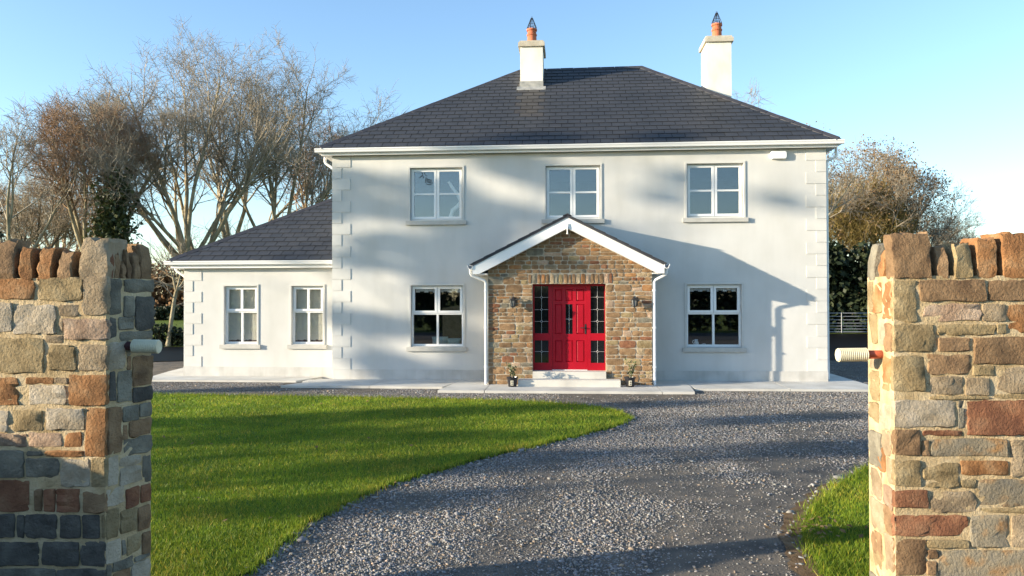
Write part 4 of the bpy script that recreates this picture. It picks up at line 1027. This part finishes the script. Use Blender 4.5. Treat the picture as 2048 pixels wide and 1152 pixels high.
def tree_segs(seed, base, H, r0, fork=.28, leaders=4, lead_ang=22, spread=1.0, levels=4, dens=1.0, lean=(0, 0), droop=0.0, twigL=.55, stems=1):
    rg = random.Random(seed); thick = []; thin = []; tips = []
    G = 2.39996
    def rot_child(d, ang, az):
        ref = (0, 0, 1) if abs(d[2]) < .95 else (1, 0, 0)
        u = vnorm((d[1] * ref[2] - d[2] * ref[1], d[2] * ref[0] - d[0] * ref[2], d[0] * ref[1] - d[1] * ref[0]))
        w = (d[1] * u[2] - d[2] * u[1], d[2] * u[0] - d[0] * u[2], d[0] * u[1] - d[1] * u[0])
        c, s = math.cos(az), math.sin(az); sa, ca = math.sin(ang), math.cos(ang)
        return vnorm((d[0] * ca + (u[0] * c + w[0] * s) * sa, d[1] * ca + (u[1] * c + w[1] * s) * sa, d[2] * ca + (u[2] * c + w[2] * s) * sa))
    WOB = [.04, .06, .11, .2, .28, .3]; TR = [.03, .035, .05, .05, .03 - droop, .02 - droop]; NCH = [0, 10, 8, 5.6, 5.2, 3]; ANG = [0, 33, 40, 44, 42, 40]
    def br(p, d, L, r, lev, az0):
        seg = max(.35, L / 9) if lev <= 2 else max(.22, L / 4)
        n = max(2, int(round(L / seg)))
        nch = 0 if lev >= levels else NCH[lev] * dens * (1 if lev < 2 else min(1.4, max(.5, L / (H * .12))) if lev == 2 else 1)
        k = int(nch) + (1 if rg.random() < nch - int(nch) else 0)
        at = sorted(rg.uniform(.25 if lev > 1 else .34, 1.0) for _ in range(k)); ai = 0
        r_end = r * (.22 if lev < levels else .4)
        az = az0
        for i in range(n):
            w = WOB[lev]
            d = vnorm((d[0] + rg.gauss(0, w), d[1] + rg.gauss(0, w), d[2] + rg.gauss(0, w) + TR[lev]))
            q = vadd(p, d, L / n); ra = r + (r_end - r) * i / n; rb = r + (r_end - r) * (i + 1) / n
            (thick if lev <= 1 else thin).append((p, q, ra, rb))
            while ai < len(at) and at[ai] <= (i + 1) / n:
                t = at[ai]; ai += 1; az += G + rg.uniform(-.5, .5)
                fr = (t * n) - i; pp = (p[0] + (q[0] - p[0]) * fr, p[1] + (q[1] - p[1]) * fr, p[2] + (q[2] - p[2]) * fr)
                cl = L * (.62 - .34 * t) * rg.uniform(.7, 1.25) if lev < 3 else twigL * rg.uniform(.6, 1.4) * (1 if lev == 3 else .7)
                cr = min((ra) * .62, .012 + cl * .016) if lev < 3 else .0085 * (1.2 if lev == 3 else 1)
                br(pp, rot_child(d, math.radians(ANG[lev] + rg.uniform(-14, 14)), az), cl, cr, lev + 1, rg.uniform(0, 6))
            p = q
        if lev >= levels - 1: tips.append(p)
        if lev < levels and lev >= 1:
            br(p, d, max(twigL, L * .22), r_end, min(levels, lev + 2), az)
    for st in range(stems):
        b = (base[0] + (rg.uniform(-.5, .5) if stems > 1 else 0), base[1] + (rg.uniform(-.5, .5) if stems > 1 else 0), -.1)
        d = vnorm((lean[0] + rg.uniform(-.05, .05) + (st - (stems - 1) / 2) * .16, lean[1] + rg.uniform(-.05, .05), 1))
        p = b; r = r0 * (1 if st == 0 else .8); fh = H * fork * rg.uniform(.9, 1.1); n = 6
        thick.append((p, vadd(p, d, .5), r * 1.5, r * 1.05)); p = vadd(p, d, .5)
        for i in range(n):
            d = vnorm((d[0] + rg.gauss(0, .05), d[1] + rg.gauss(0, .05), d[2] + .04))
            q = vadd(p, d, fh / n); thick.append((p, q, r * (1.05 - .03 * i), r * (1.02 - .03 * i))); p = q
            if i >= 3 and rg.random() < .45:
                br(p, rot_child(d, math.radians(55 + rg.uniform(-12, 12)), rg.uniform(0, 6.28)), H * .26 * spread * rg.uniform(.8, 1.2), r * .30, 2, 0)
        az = rg.uniform(0, 6.28)
        for k in range(leaders):
            a = math.radians(lead_ang * spread * (rg.uniform(.35, 1.35) if k else .25)); az += 6.283 / leaders + rg.uniform(-.4, .4)
            br(p, rot_child(d, a, az), (H * (1 - fork)) * rg.uniform(.74, .90) * (1 - .25 * (a / 1.2)), r * .62, 1, rg.uniform(0, 6))
    return thick, thin, tips
def tree(seed, x, y, H, r0, label, bark='bark', twig='twig', group='bare winter trees', ivy=None, leaves=None, clumps=None, **kw):
    t = thing('bare_tree', (x, y, 0), label, 'tree', group)
    thick, thin, tips = tree_segs(seed, (x, y), H, r0, **kw)
    V, F = tube_mesh(thick, 7); from_arrays('trunk', V, F, M[bark], t, smooth=True)
    V, F = tube_mesh(thin, 3); from_arrays('crown', V, F, M[twig], t)
    rs = np.random.RandomState(seed)
    if ivy:
        n, zmax, rad, gap = ivy; C = []
        for s in thick:
            for _ in range(max(1, int(n * math.dist(s[0], s[1]) / max(H, 1)))):
                f = rs.uniform(); p = np.array(s[0]) + (np.array(s[1]) - np.array(s[0])) * f
                if p[2] < zmax * rs.uniform(.7, 1.1):
                    c = p + rs.normal(size=3) * rad * (.4 + .6 * abs(math.sin(p[2] * 1.7 + seed)))
                    if math.sin(c[0] * 1.9 + seed) + math.sin(c[1] * 2.3 + seed * 2) + math.sin(c[2] * 2.1 + c[0]) + math.sin(c[2] * 1.2 - c[1] * 1.3 + seed) > gap: C.append(c)
        if C: V, F = quads_at(np.array(C), .11, rs, 0, .7); from_arrays('ivy', V, F, M['ivy'], t)
    if clumps:  # balls of leaves added to unseen trees to break the sun into blotches
        n, rad, per, z0, z1, yr = clumps; lim = [s for s in thick + thin[::9] if z0 < s[0][2] < z1 and -yr < s[0][1] - y < yr]; C = []
        for i in rs.choice(len(lim), n):
            g = rs.normal(size=(per, 3)); g *= (rs.uniform(size=(per, 1)) ** .33) / np.linalg.norm(g, axis=1)[:, None]; C.append(np.array(lim[i][0]) + g * rad * rs.uniform(.6, 1.25) * np.array([1, 1, .75]))
        V, F = quads_at(np.concatenate(C), .12, rs, 0, .7); from_arrays('ivy', V, F, M['ivy'], t)
    if leaves:
        n, size, mt = leaves; tp = np.array(tips); C = tp[rs.randint(0, len(tp), n)] + rs.normal(size=(n, 3)) * .12
        V, F = quads_at(C, size, rs, 0, .7); from_arrays('leaves', V, F, M[mt], t)
    return t
def leaf_mass(name, label, cat, C, size, material, seed, group=None, stem=None):
    rs = np.random.RandomState(seed); V, F = quads_at(C, size, rs, .2, .7)
    a, b = C.min(0), C.max(0); o = ((a[0] + b[0]) / 2, (a[1] + b[1]) / 2, 0)
    t = thing(name, o, label, cat, group)
    from_arrays('foliage', V, F, material, t)
    if stem: Vs, Fs = tube_mesh(stem, 5); from_arrays('stems', Vs, Fs, M['bark_dark'], t, kind='stuff')
    return t
def blobs(rs, n, cen, rad, shell=.55):
    """leaf centres scattered through overlapping clumps"""
    cen = np.asarray(cen, float); rad = np.asarray(rad, float); w = rad.prod(1) if rad.ndim == 2 else rad ** 3
    i = rs.choice(len(cen), n, p=w / w.sum()); d = rs.normal(size=(n, 3)); d /= np.linalg.norm(d, axis=1)[:, None]
    rr = (shell + (1 - shell) * rs.uniform(size=(n, 1))) * rs.uniform(.85, 1.12, size=(n, 1))
    C = cen[i] + d * (rad[i] if rad.ndim == 2 else rad[i][:, None]) * rr
    C[:, 2] = np.abs(C[:, 2]); return C

# ------------------------------------------------------------------ trees behind the house, left
G1 = 'bare trees behind the left wing of the house'
tree(101, -14.25, 21.6, 15.8, .27, 'tall fan-shaped bare tree with several rising stems just left of the house roof', stems=3, fork=.20, leaders=4, lead_ang=41, levels=4, dens=1.1, group=G1)
tree(102, -16.4, 19.4, 13.4, .22, 'bare tree with one straight trunk rising right of the left stone wall', 'bark', fork=.42, leaders=4, lead_ang=36, dens=1.1, group=G1)
tree(103, -11.2, 23.9, 15.8, .23, 'bare tree with twisted forks close to the left edge of the main roof', 'bark', stems=2, fork=.22, leaders=3, lead_ang=30, dens=1.15, group=G1)
tree(104, -18.0, 17.3, 11.4, .20, 'reddish twiggy bare tree above the middle of the left stone wall', 'bark', 'twig_red', fork=.30, leaders=5, lead_ang=34, dens=1.2, group=G1)
tree(305, -20.1, 15.2, 10.4, .16, 'thin grey birch-like tree at the left edge of the picture', 'bark', 'twig_grey', fork=.22, leaders=4, lead_ang=24, dens=.8, group=G1)
tree(106, -26.6, 26.7, 10.8, .20, 'brown-twigged tree farther back at the far left', 'bark', 'twig_red', fork=.25, leaders=5, lead_ang=34, dens=1.1, group=G1)
tree(107, -16.9, 31.4, 15.6, .27, 'pale bare tree standing behind the fan-shaped one', 'bark', 'twig_grey', fork=.25, leaders=4, lead_ang=30, dens=1.1, group=G1)
tree(109, -16.0, 16.4, 8.6, .17, 'ivy-clad trunk over the right end of the left stone wall', 'bark_dark', 'twig', fork=.5, leaders=3, lead_ang=30, dens=.8, ivy=(5200, 7.6, .42, -9), group=G1)
tree(110, -10.4, 27.9, 13.2, .20, 'low-crowned bare tree beside the left corner of the main house', 'bark', 'twig_red', fork=.24, leaders=4, lead_ang=38, dens=1.1, group=G1)
tree(311, -21.9, 19.0, 8.4, .18, 'small tangled bare tree above the left end of the stone wall', 'bark_dark', 'twig', fork=.28, leaders=5, lead_ang=38, dens=1.0, group=G1)
tree(112, -28.0, 30.6, 11.5, .22, 'brown tree in the gap left of the ivy-clad trunk', 'bark', 'twig_red', fork=.25, leaders=4, lead_ang=34, dens=1.0, group=G1)
tree(108, -11.6, 13.6, 4.6, .085, 'slender leaning sapling between the stone wall and the house', 'bark', 'twig', fork=.4, leaders=3, lead_ang=30, levels=3, lean=(.16, 0), group=G1)
# behind and to the right of the house
G2 = 'bare trees behind the right side of the house'
tree(121, 14.0, 21.8, 12.6, .26, 'bare tree whose top shows over the roof beside the right chimney', 'bark', 'twig_grey', fork=.3, leaders=4, lead_ang=30, dens=.75, group=G2)
tree(122, 17.6, 24.1, 10.6, .20, 'bare tree showing low over the right end of the roof', 'bark', 'twig_grey', fork=.3, leaders=4, lead_ang=32, dens=.7, group=G2)
def at_px(px, d): return camw((px - 1024) / 1550 * d, d)
p = camw(23.7, 50); tree(131, p.x, p.y, 11.4, .24, 'rounded tree with dry brown leaves right of the house', 'bark_dark', 'twig', fork=.25, leaders=8, lead_ang=38, dens=.95, twigL=.7, leaves=(7500, .07, 'dead_leaf'), group=G2)
p = camw(21.6, 53); tree(132, p.x, p.y, 11.8, .22, 'brown-leaved tree close against the right corner of the house', 'bark_dark', 'twig', fork=.28, leaders=6, lead_ang=34, dens=.9, twigL=.7, leaves=(5200, .07, 'dead_leaf'), group=G2)
p = camw(28.9, 50); tree(133, p.x, p.y, 6.6, .12, 'small bare tree over the coping of the right stone wall', 'bark_dark', 'twig', fork=.2, leaders=5, lead_ang=36, dens=.9, ivy=(900, 4.2, .3, -9), group=G2)
p = camw(26.4, 51); tree(134, p.x, p.y, 9.6, .17, 'lower spreading brown tree to the right of the leafy one', 'bark_dark', 'twig', fork=.22, leaders=6, lead_ang=44, dens=.85, twigL=.65, group=G2)
# shrubs and hedges
rs = np.random.RandomState(9)
_c = [camw((px - 1024) / 1550 * 48, 48 + dd, z) for px, z, dd in ((1665, 6.6, 0), (1715, 7.6, .5), (1760, 8.3, .8), (1700, 5.8, 0), (1800, 6.4, .5), (1745, 6.2, 0), (1780, 7.4, .6), (1670, 8.0, .9))]
C = blobs(rs, 9000, [tuple(c) for c in _c], [1.3, 1.5, 1.2, 1.3, 1.3, 1.4, 1.2, 1.1], .3)
V = []
m_ = rs.normal(size=(len(C), 3)); m_[:, 2] = np.abs(m_[:, 2]) + .4; m_ /= np.linalg.norm(m_, axis=1)[:, None]
Vt, Ft = tube_mesh([(tuple(c), tuple(c + d * L), max(.011, .013), .006) for c, d, L in zip(C, m_, rs.uniform(.3, .8, len(C)))], 3)
t = thing('climber', camw(22.0, 48.6), 'olive mossy climber of fine twigs in the lower crown of the brown-leaved tree', 'climbing plant'); from_arrays('twigs', Vt, Ft, M['moss_twig'], t)
Vs, Fs = tube_mesh([(tuple(camw(22.0 + a, 48.6 + b)), tuple(camw(22.0 + a * 4, 48.6 + b, 7.0)), .05, .02) for a, b in rs.uniform(-.5, .5, (9, 2))], 5); from_arrays('stems', Vs, Fs, M['bark_dark'], t, kind='stuff')
def hedge(label, p, q, h, w, n, size, mt, seed, name='hedge', cat='hedge'):
    rs = np.random.RandomState(seed); p, q = np.array(p, float), np.array(q, float); L = np.linalg.norm(q - p); k = max(3, int(L / (h * .45)))
    cen = []; rad = []
    for i in range(k):
        c = p + (q - p) * (i + .5) / k; hh = h * rs.uniform(.72, 1.05)
        for zf in (.22, .5, .78): cen.append((c[0] + rs.normal() * .2, c[1] + rs.normal() * .2, hh * zf)); rad.append((max(w, L / k) * .7, w * rs.uniform(.8, 1.1), hh * .27))
    C = blobs(rs, n, cen, rad, .35)
    stem = [((c[0], c[1], -.05), (c[0] + rs.normal() * .3, c[1] + rs.normal() * .3, h * .7), .07, .03) for c in [p + (q - p) * f for f in rs.uniform(size=max(5, k * 2))]]
    return leaf_mass(name, label, cat, C, size, M[mt], seed, stem=stem)
hedge('tall dark evergreen hedge behind the field gate', (15.5, 27.6), (31, 26.2), 6.3, 1.4, 26000, .18, 'evergreen', 31)
hedge('dark clipped hedge at the back of the lawn left of the house', (-15.5, 13.6), (-6, 14.6), 1.0, .6, 9000, .07, 'evergreen', 32)
hedge('brown leafless thicket beyond the field on the left', (-62, 50), (-14, 58), 5.2, 2.2, 26000, .22, 'thicket', 33, 'thicket', 'thicket')
hedge('dark field hedge under the brown thicket', (-60, 47.5), (-16, 54.5), 1.5, .9, 9000, .16, 'evergreen', 34)
hedge('roadside hedge opposite the gateway', (-40, -29.5), (46, -29.5), 4.2, 1.3, 42000, .18, 'evergreen', 35)
hedge('far hedge across the field on the right', (30, 60), (120, 50), 5.0, 2.2, 12000, .25, 'thicket', 36, 'thicket', 'thicket')
# dark conifer at the left edge: drooping sprays on whorled limbs
rs = np.random.RandomState(41); seg = []; C = []
for k in range(46):
    z = 1.0 + 5.4 * k / 46; a = k * 2.4; L = (2.6 - .36 * z) * rs.uniform(.8, 1.15) + .2
    e = (-17.4 + L * math.cos(a), 9.4 + L * math.sin(a), z + .25 * L - .12 * L * L); seg.append(((-17.4, 9.4, z), e, .035, .012))
    f = rs.uniform(.2, 1.05, (110, 1)); C.append(np.array([-17.4, 9.4, z]) + (np.array(e) - np.array([-17.4, 9.4, z])) * f + rs.normal(size=(110, 3)) * np.array([.14, .14, .09]))
seg.append(((-17.4, 9.4, -.1), (-17.4, 9.4, 6.6), .16, .02))
t = leaf_mass('conifer', 'dark conifer at the left edge behind the stone wall', 'tree', np.concatenate(C), .07, M['evergreen'], 42, stem=seg)
# the trees out to the left, across the sun: their shade dapples the house and the lawn
G3 = 'roadside trees left of the garden'
tree(201, -31.0, -12.1, 12.6, .22, 'tree out of view, hung with leaf clumps added to dapple the house front', 'bark_dark', fork=.35, leaders=4, lead_ang=13, spread=.6, dens=.30, clumps=(44, .40, 210, 6.4, 12.8, 1.35), group=G3)
tree(202, -33.0, -18.3, 9.5, .20, 'second roadside tree left of the lawn, bare', 'bark_dark', fork=.3, leaders=4, lead_ang=18, spread=.7, dens=.35, clumps=(10, .55, 300, 4.2, 9.0, 1.8), group=G3)
tree(205, -36.0, -15.3, 15.5, .22, 'tallest roadside tree, thin and standing behind the clump-hung one', 'bark_dark', fork=.35, leaders=4, lead_ang=14, spread=.6, dens=.4, clumps=(17, .36, 170, 10.5, 15.0, 1.7), group=G3)
tree(203, -30.0, -20.1, 9.5, .18, 'third roadside tree left of the lawn, lower and wide', 'bark_dark', fork=.22, leaders=4, lead_ang=22, dens=.35, clumps=(9, .5, 280, 4.0, 9.0, 1.8), group=G3)
tree(204, -28.0, -21.9, 10.0, .20, 'fourth roadside tree left of the lawn near the bend', 'bark_dark', fork=.25, leaders=4, lead_ang=20, dens=.35, clumps=(9, .5, 300, 4.0, 9.0, 1.5), group=G3)

# ------------------------------------------------------------------ field gate
t = thing('field_gate', (22.0, 24.9, 0), 'galvanised barred field gate beyond the side lawn', 'gate')
gx0, gx1, gy_ = 18.6, 25.4, 24.9
for k, z in enumerate((.12, .28, .44, .60, .78, .97, 1.15)):
    m = MB(); m.tube([(gx0, gy_, z), (gx1, gy_, z)], .021 if 0 < k < 6 else .027, 6); m.build('rail', M['galv'], t)
for x in (gx0, gx0 + 1.1, 20.75, 22.25, 23.8, gx1):
    m = MB(); m.tube([(x, gy_ - .03, .08), (x, gy_ - .03, 1.18)], .022, 6); m.build('stile', M['galv'], t)
for x in (gx0 - .2, gx1 + .2):
    m = MB(); m.box(x - .09, x + .09, gy_ - .09, gy_ + .09, -.1, 1.4); m.build('post', M['bark'], t)

# ------------------------------------------------------------------ grass blades
def scatter(poly, n, rs):
    P = np.array(poly); a, b = P.min(0), P.max(0); Q = rs.uniform(a, b, size=(n, 2)); return Q[inside(poly, Q)]
def keep_by_distance(Q, dens, rs, area_dens):
    d = np.hypot(Q[:, 0] - CAM.x, Q[:, 1] - CAM.y); return Q[rs.uniform(size=len(Q)) < np.clip(dens(d) / area_dens, 0, 1)]
def in_view(Q, pad=1.2):
    c, s = math.cos(YAW), math.sin(YAW); X = (Q[:, 0] - CAM.x) * c + (Q[:, 1] - CAM.y) * s; D = -(Q[:, 0] - CAM.x) * s + (Q[:, 1] - CAM.y) * c
    return np.abs(X) < D * .62 + pad
def noise2(Q, f, seed):
    r = np.random.RandomState(seed); v = np.zeros(len(Q))
    for _ in range(10):
        a = r.uniform(0, 6.28); k = f * r.uniform(.5, 1.8); v += np.sin((Q[:, 0] * math.cos(a) + Q[:, 1] * math.sin(a)) * k + r.uniform(0, 6.28))
    return v / 3.2
def blades(Q, h, w, z, rs):
    n = len(Q); d = np.hypot(Q[:, 0] - CAM.x, Q[:, 1] - CAM.y)
    a = rs.uniform(0, 6.283, n); lean = rs.normal(0, .45, (n, 2)); hh = h * rs.uniform(.55, 1.35, n); ww = w * (.6 + d / 9)
    B = np.column_stack([Q, np.full(n, z)]); s = np.column_stack([np.cos(a) * ww, np.sin(a) * ww, np.zeros(n)])
    T = B + np.column_stack([lean * hh[:, None], hh])
    V = np.stack([B - s, B + s, T], 1).reshape(-1, 3); F = np.arange(3 * n).reshape(-1, 3)
    pt = noise2(Q, 1.6, 3) * .10 + noise2(Q, 6, 4) * .10
    tone = np.clip(1.0 + pt + rs.normal(0, .16, n), .5, 1.7); tn = np.column_stack([tone * (1 + .12 * np.clip(rs.normal(0, 1, n), -1, 2)), tone, tone * .9])
    dry = rs.uniform(size=n) < .035; tn[dry] = np.array([3.0, 1.7, 3.0])
    return V, F, np.repeat(tn, 3, 0)
rs = np.random.RandomState(51)
for nm, poly, lab in (('grass', LAWN_E, None), ('grass', RLAWN_E, None)):
    P = np.array(poly); area = np.ptp(P[:, 0]) * np.ptp(P[:, 1])
    Q = rs.uniform(P.min(0), P.max(0), size=(int(area * 7200), 2)); Q = Q[in_view(Q)]
    Q = keep_by_distance(Q, lambda d: np.clip(7200 * (6.5 / d) ** 1.7, 1000, 7200), rs, 7200)
    Q = Q + rs.normal(0, .012, Q.shape); Q = Q[inside(poly, Q)]
    V, F, tn = blades(Q, .038, .0022, .018, rs); from_arrays('grass', V, F, M['grass'], tone=tn, kind='stuff')
    # coarser tufts spilling over the edge
    E = []
    for i in range(len(poly)):
        p, q = np.array(poly[i]), np.array(poly[(i + 1) % len(poly)]); L = np.hypot(*(q - p))
        if L < 1.0: E.append(p + (q - p) * rs.uniform(size=(int(L * 260) + 1, 1)) + rs.normal(0, .042, (int(L * 260) + 1, 2)))
    E = np.concatenate(E); V, F, tn = blades(E, .075, .0028, .006, rs); from_arrays('grass', V, F, M['grass'], tone=tn * .9, kind='stuff')

# ------------------------------------------------------------------ loose stone on the drive
def chips(Q, size, rs, z0, faces20):
    n = len(Q)
    if faces20:
        g = (1 + 5 ** .5) / 2
        B = np.array([(-1, g, 0), (1, g, 0), (-1, -g, 0), (1, -g, 0), (0, -1, g), (0, 1, g), (0, -1, -g), (0, 1, -g), (g, 0, -1), (g, 0, 1), (-g, 0, -1), (-g, 0, 1)]) / 1.9
        F = np.array([(0, 11, 5), (0, 5, 1), (0, 1, 7), (0, 7, 10), (0, 10, 11), (1, 5, 9), (5, 11, 4), (11, 10, 2), (10, 7, 6), (7, 1, 8), (3, 9, 4), (3, 4, 2), (3, 2, 6), (3, 6, 8), (3, 8, 9), (4, 9, 5), (2, 4, 11), (6, 2, 10), (8, 6, 7), (9, 8, 1)])
    else:
        B = np.array([(1, 0, 0), (0, 1, 0), (-1, 0, 0), (0, -1, 0), (0, 0, 1), (0, 0, -1.)]); F = np.array([(0, 1, 4), (1, 2, 4), (2, 3, 4), (3, 0, 4), (1, 0, 5), (2, 1, 5), (3, 2, 5), (0, 3, 5)])
    k = len(B)
    V = B[None] * (1 + rs.uniform(-.32, .32, (n, k, 1))) + rs.uniform(-.12, .12, (n, k, 3))
    sx = np.column_stack([rs.uniform(.8, 1.5, n), rs.uniform(.6, 1.0, n), rs.uniform(.35, .75, n)])
    s = size * np.exp(rs.normal(0, .34, n)); V = V * sx[:, None] * s[:, None, None]
    t = rs.normal(0, .28, n); a = rs.uniform(0, 6.28, n)
    y, zz = V[..., 1].copy(), V[..., 2].copy(); V[..., 1] = y * np.cos(t)[:, None] - zz * np.sin(t)[:, None]; V[..., 2] = y * np.sin(t)[:, None] + zz * np.cos(t)[:, None]
    x, y = V[..., 0].copy(), V[..., 1].copy(); V[..., 0] = x * np.cos(a)[:, None] - y * np.sin(a)[:, None]; V[..., 1] = x * np.sin(a)[:, None] + y * np.cos(a)[:, None]
    V[..., 0] += Q[:, 0:1]; V[..., 1] += Q[:, 1:2]; V[..., 2] += z0 + s[:, None] * .22
    tone = np.clip(np.exp(rs.normal(0, .24, n)), .5, 1.9); c = np.column_stack([tone * rs.uniform(.96, 1.06, n), tone, tone * rs.uniform(.94, 1.08, n)])
    warm = rs.uniform(size=n) < .10; c[warm] *= np.array([1.25, 1.0, .75]); pale = rs.uniform(size=n) < .012; c[pale] *= 1.6
    return V.reshape(-1, 3), (F[None] + (np.arange(n) * k)[:, None, None]).reshape(-1, 3), np.repeat(c, k, 0)
DR = [(-9, -3.2), (1.4, -3.2), (4.5, -3.5), (6.1, -4.1), (6.9, -4.9), (7.0, -5.7), (6.75, -6.35), (6.0, -7.5), (5.0, -8.85), (4.2, -10.05), (3.7, -11.3), (3.5, -12.4), (3.48, -14.6), (7.9, -14.4), (7.6, -13), (7.85, -12.4), (8.1, -11.6), (8.45, -10.8), (8.9, -10.1), (9.5, -9.3), (10.6, -7.85), (15, -6.2), (15, 5), (12.8, 6), (12.8, -1.7), (8.7, -1.7), (8.5, -2.3), (3.0, -2.33), (2.9, -1.62), (-.8, -1.6), (-1, -.5), (-5.0, -.48), (-9, 3)]
rs = np.random.RandomState(61)
P = np.array(DR); area = np.ptp(P[:, 0]) * np.ptp(P[:, 1])
Q = rs.uniform(P.min(0), P.max(0), size=(int(area * 2100), 2)); Q = Q[inside(DR, Q) & in_view(Q, .6)]
d = np.hypot(Q[:, 0] - CAM.x, Q[:, 1] - CAM.y)
# worn patches: wheel tracks curving in from the gate have fewer stones
worn = noise2(Q, 1.1, 8) * .6 + noise2(Q, 2.6, 9) * .4
trk = np.exp(-((Q[:, 0] - (7.0 + .10 * (Q[:, 1] + 13))) / .38) ** 2) * (Q[:, 1] < -8.5) + np.exp(-((Q[:, 0] - (5.3 + .12 * (Q[:, 1] + 13))) / .30) ** 2) * (Q[:, 1] < -9)
prob = np.clip(1.0 - 1.25 * np.clip(worn + .05, 0, 1) - .85 * trk, .07, 1) * np.clip((9.5 / d) ** .9, .3, 1)
keep = rs.uniform(size=len(Q)) < prob; Q = Q[keep]; d = d[keep]
near = d < 8.0
V, F, tn = chips(Q[near], .0086, rs, .0, True); from_arrays('gravel', V, F, M['chip'], tone=tn, kind='stuff')
V, F, tn = chips(Q[~near], .0100, rs, .0, False); from_arrays('gravel', V, F, M['chip'], tone=tn, kind='stuff')
# fines trodden in between
Q = rs.uniform(P.min(0), P.max(0), size=(int(area * 1500), 2)); Q = Q[inside(DR, Q) & in_view(Q, .4)]; Q = Q[rs.uniform(size=len(Q)) < np.clip(1 - 1.2 * np.clip(noise2(Q, 1.1, 8) * .6 + noise2(Q, 2.6, 9) * .4 + .05, 0, 1), .15, 1)]; d = np.hypot(Q[:, 0] - CAM.x, Q[:, 1] - CAM.y); Q = Q[(d < 12) & (rs.uniform(size=len(d)) < np.clip((8 / d) ** 1.5, .2, 1))]
V, F, tn = chips(Q, .0058, rs, .0, False); from_arrays('gravel', V, F, M['chip'], tone=tn * .85, kind='stuff')
# bigger stones kicked up along the edge of the grass
E = []
for a, b in zip(LAWN[8:22], LAWN[9:23]):
    L = math.dist(a, b); n = int(L * 26); E.append(np.array(a) + (np.array(b) - np.array(a)) * rs.uniform(size=(n, 1)) + np.abs(rs.normal(0, .10, (n, 1))) * np.array([[.75, -.55]]) + rs.normal(0, .03, (n, 2)))
for a, b in zip(RLAWN[2:11], RLAWN[3:12]):
    L = math.dist(a, b); n = int(L * 22); E.append(np.array(a) + (np.array(b) - np.array(a)) * rs.uniform(size=(n, 1)) - np.abs(rs.normal(0, .14, (n, 1))) * np.array([[.8, -.3]]))
V, F, tn = chips(np.concatenate(E), .018, rs, .004, True); from_arrays('gravel', V, F, M['chip'], tone=tn, kind='stuff')
# dead leaves blown onto the edges
Q = np.concatenate([rs.normal(0, .22, (60, 2)) + np.array([8.1, -11.9]), rs.normal(0, .12, (14, 2)) + np.array([3.95, -11.6]), rs.uniform((-2, -13), (6, -4), (60, 2))])
V, F = quads_at(np.column_stack([Q, np.full(len(Q), .055)]), .028, rs, 3, .6); from_arrays('fallen_leaves', V, F, M['dead_leaf'], kind='stuff')
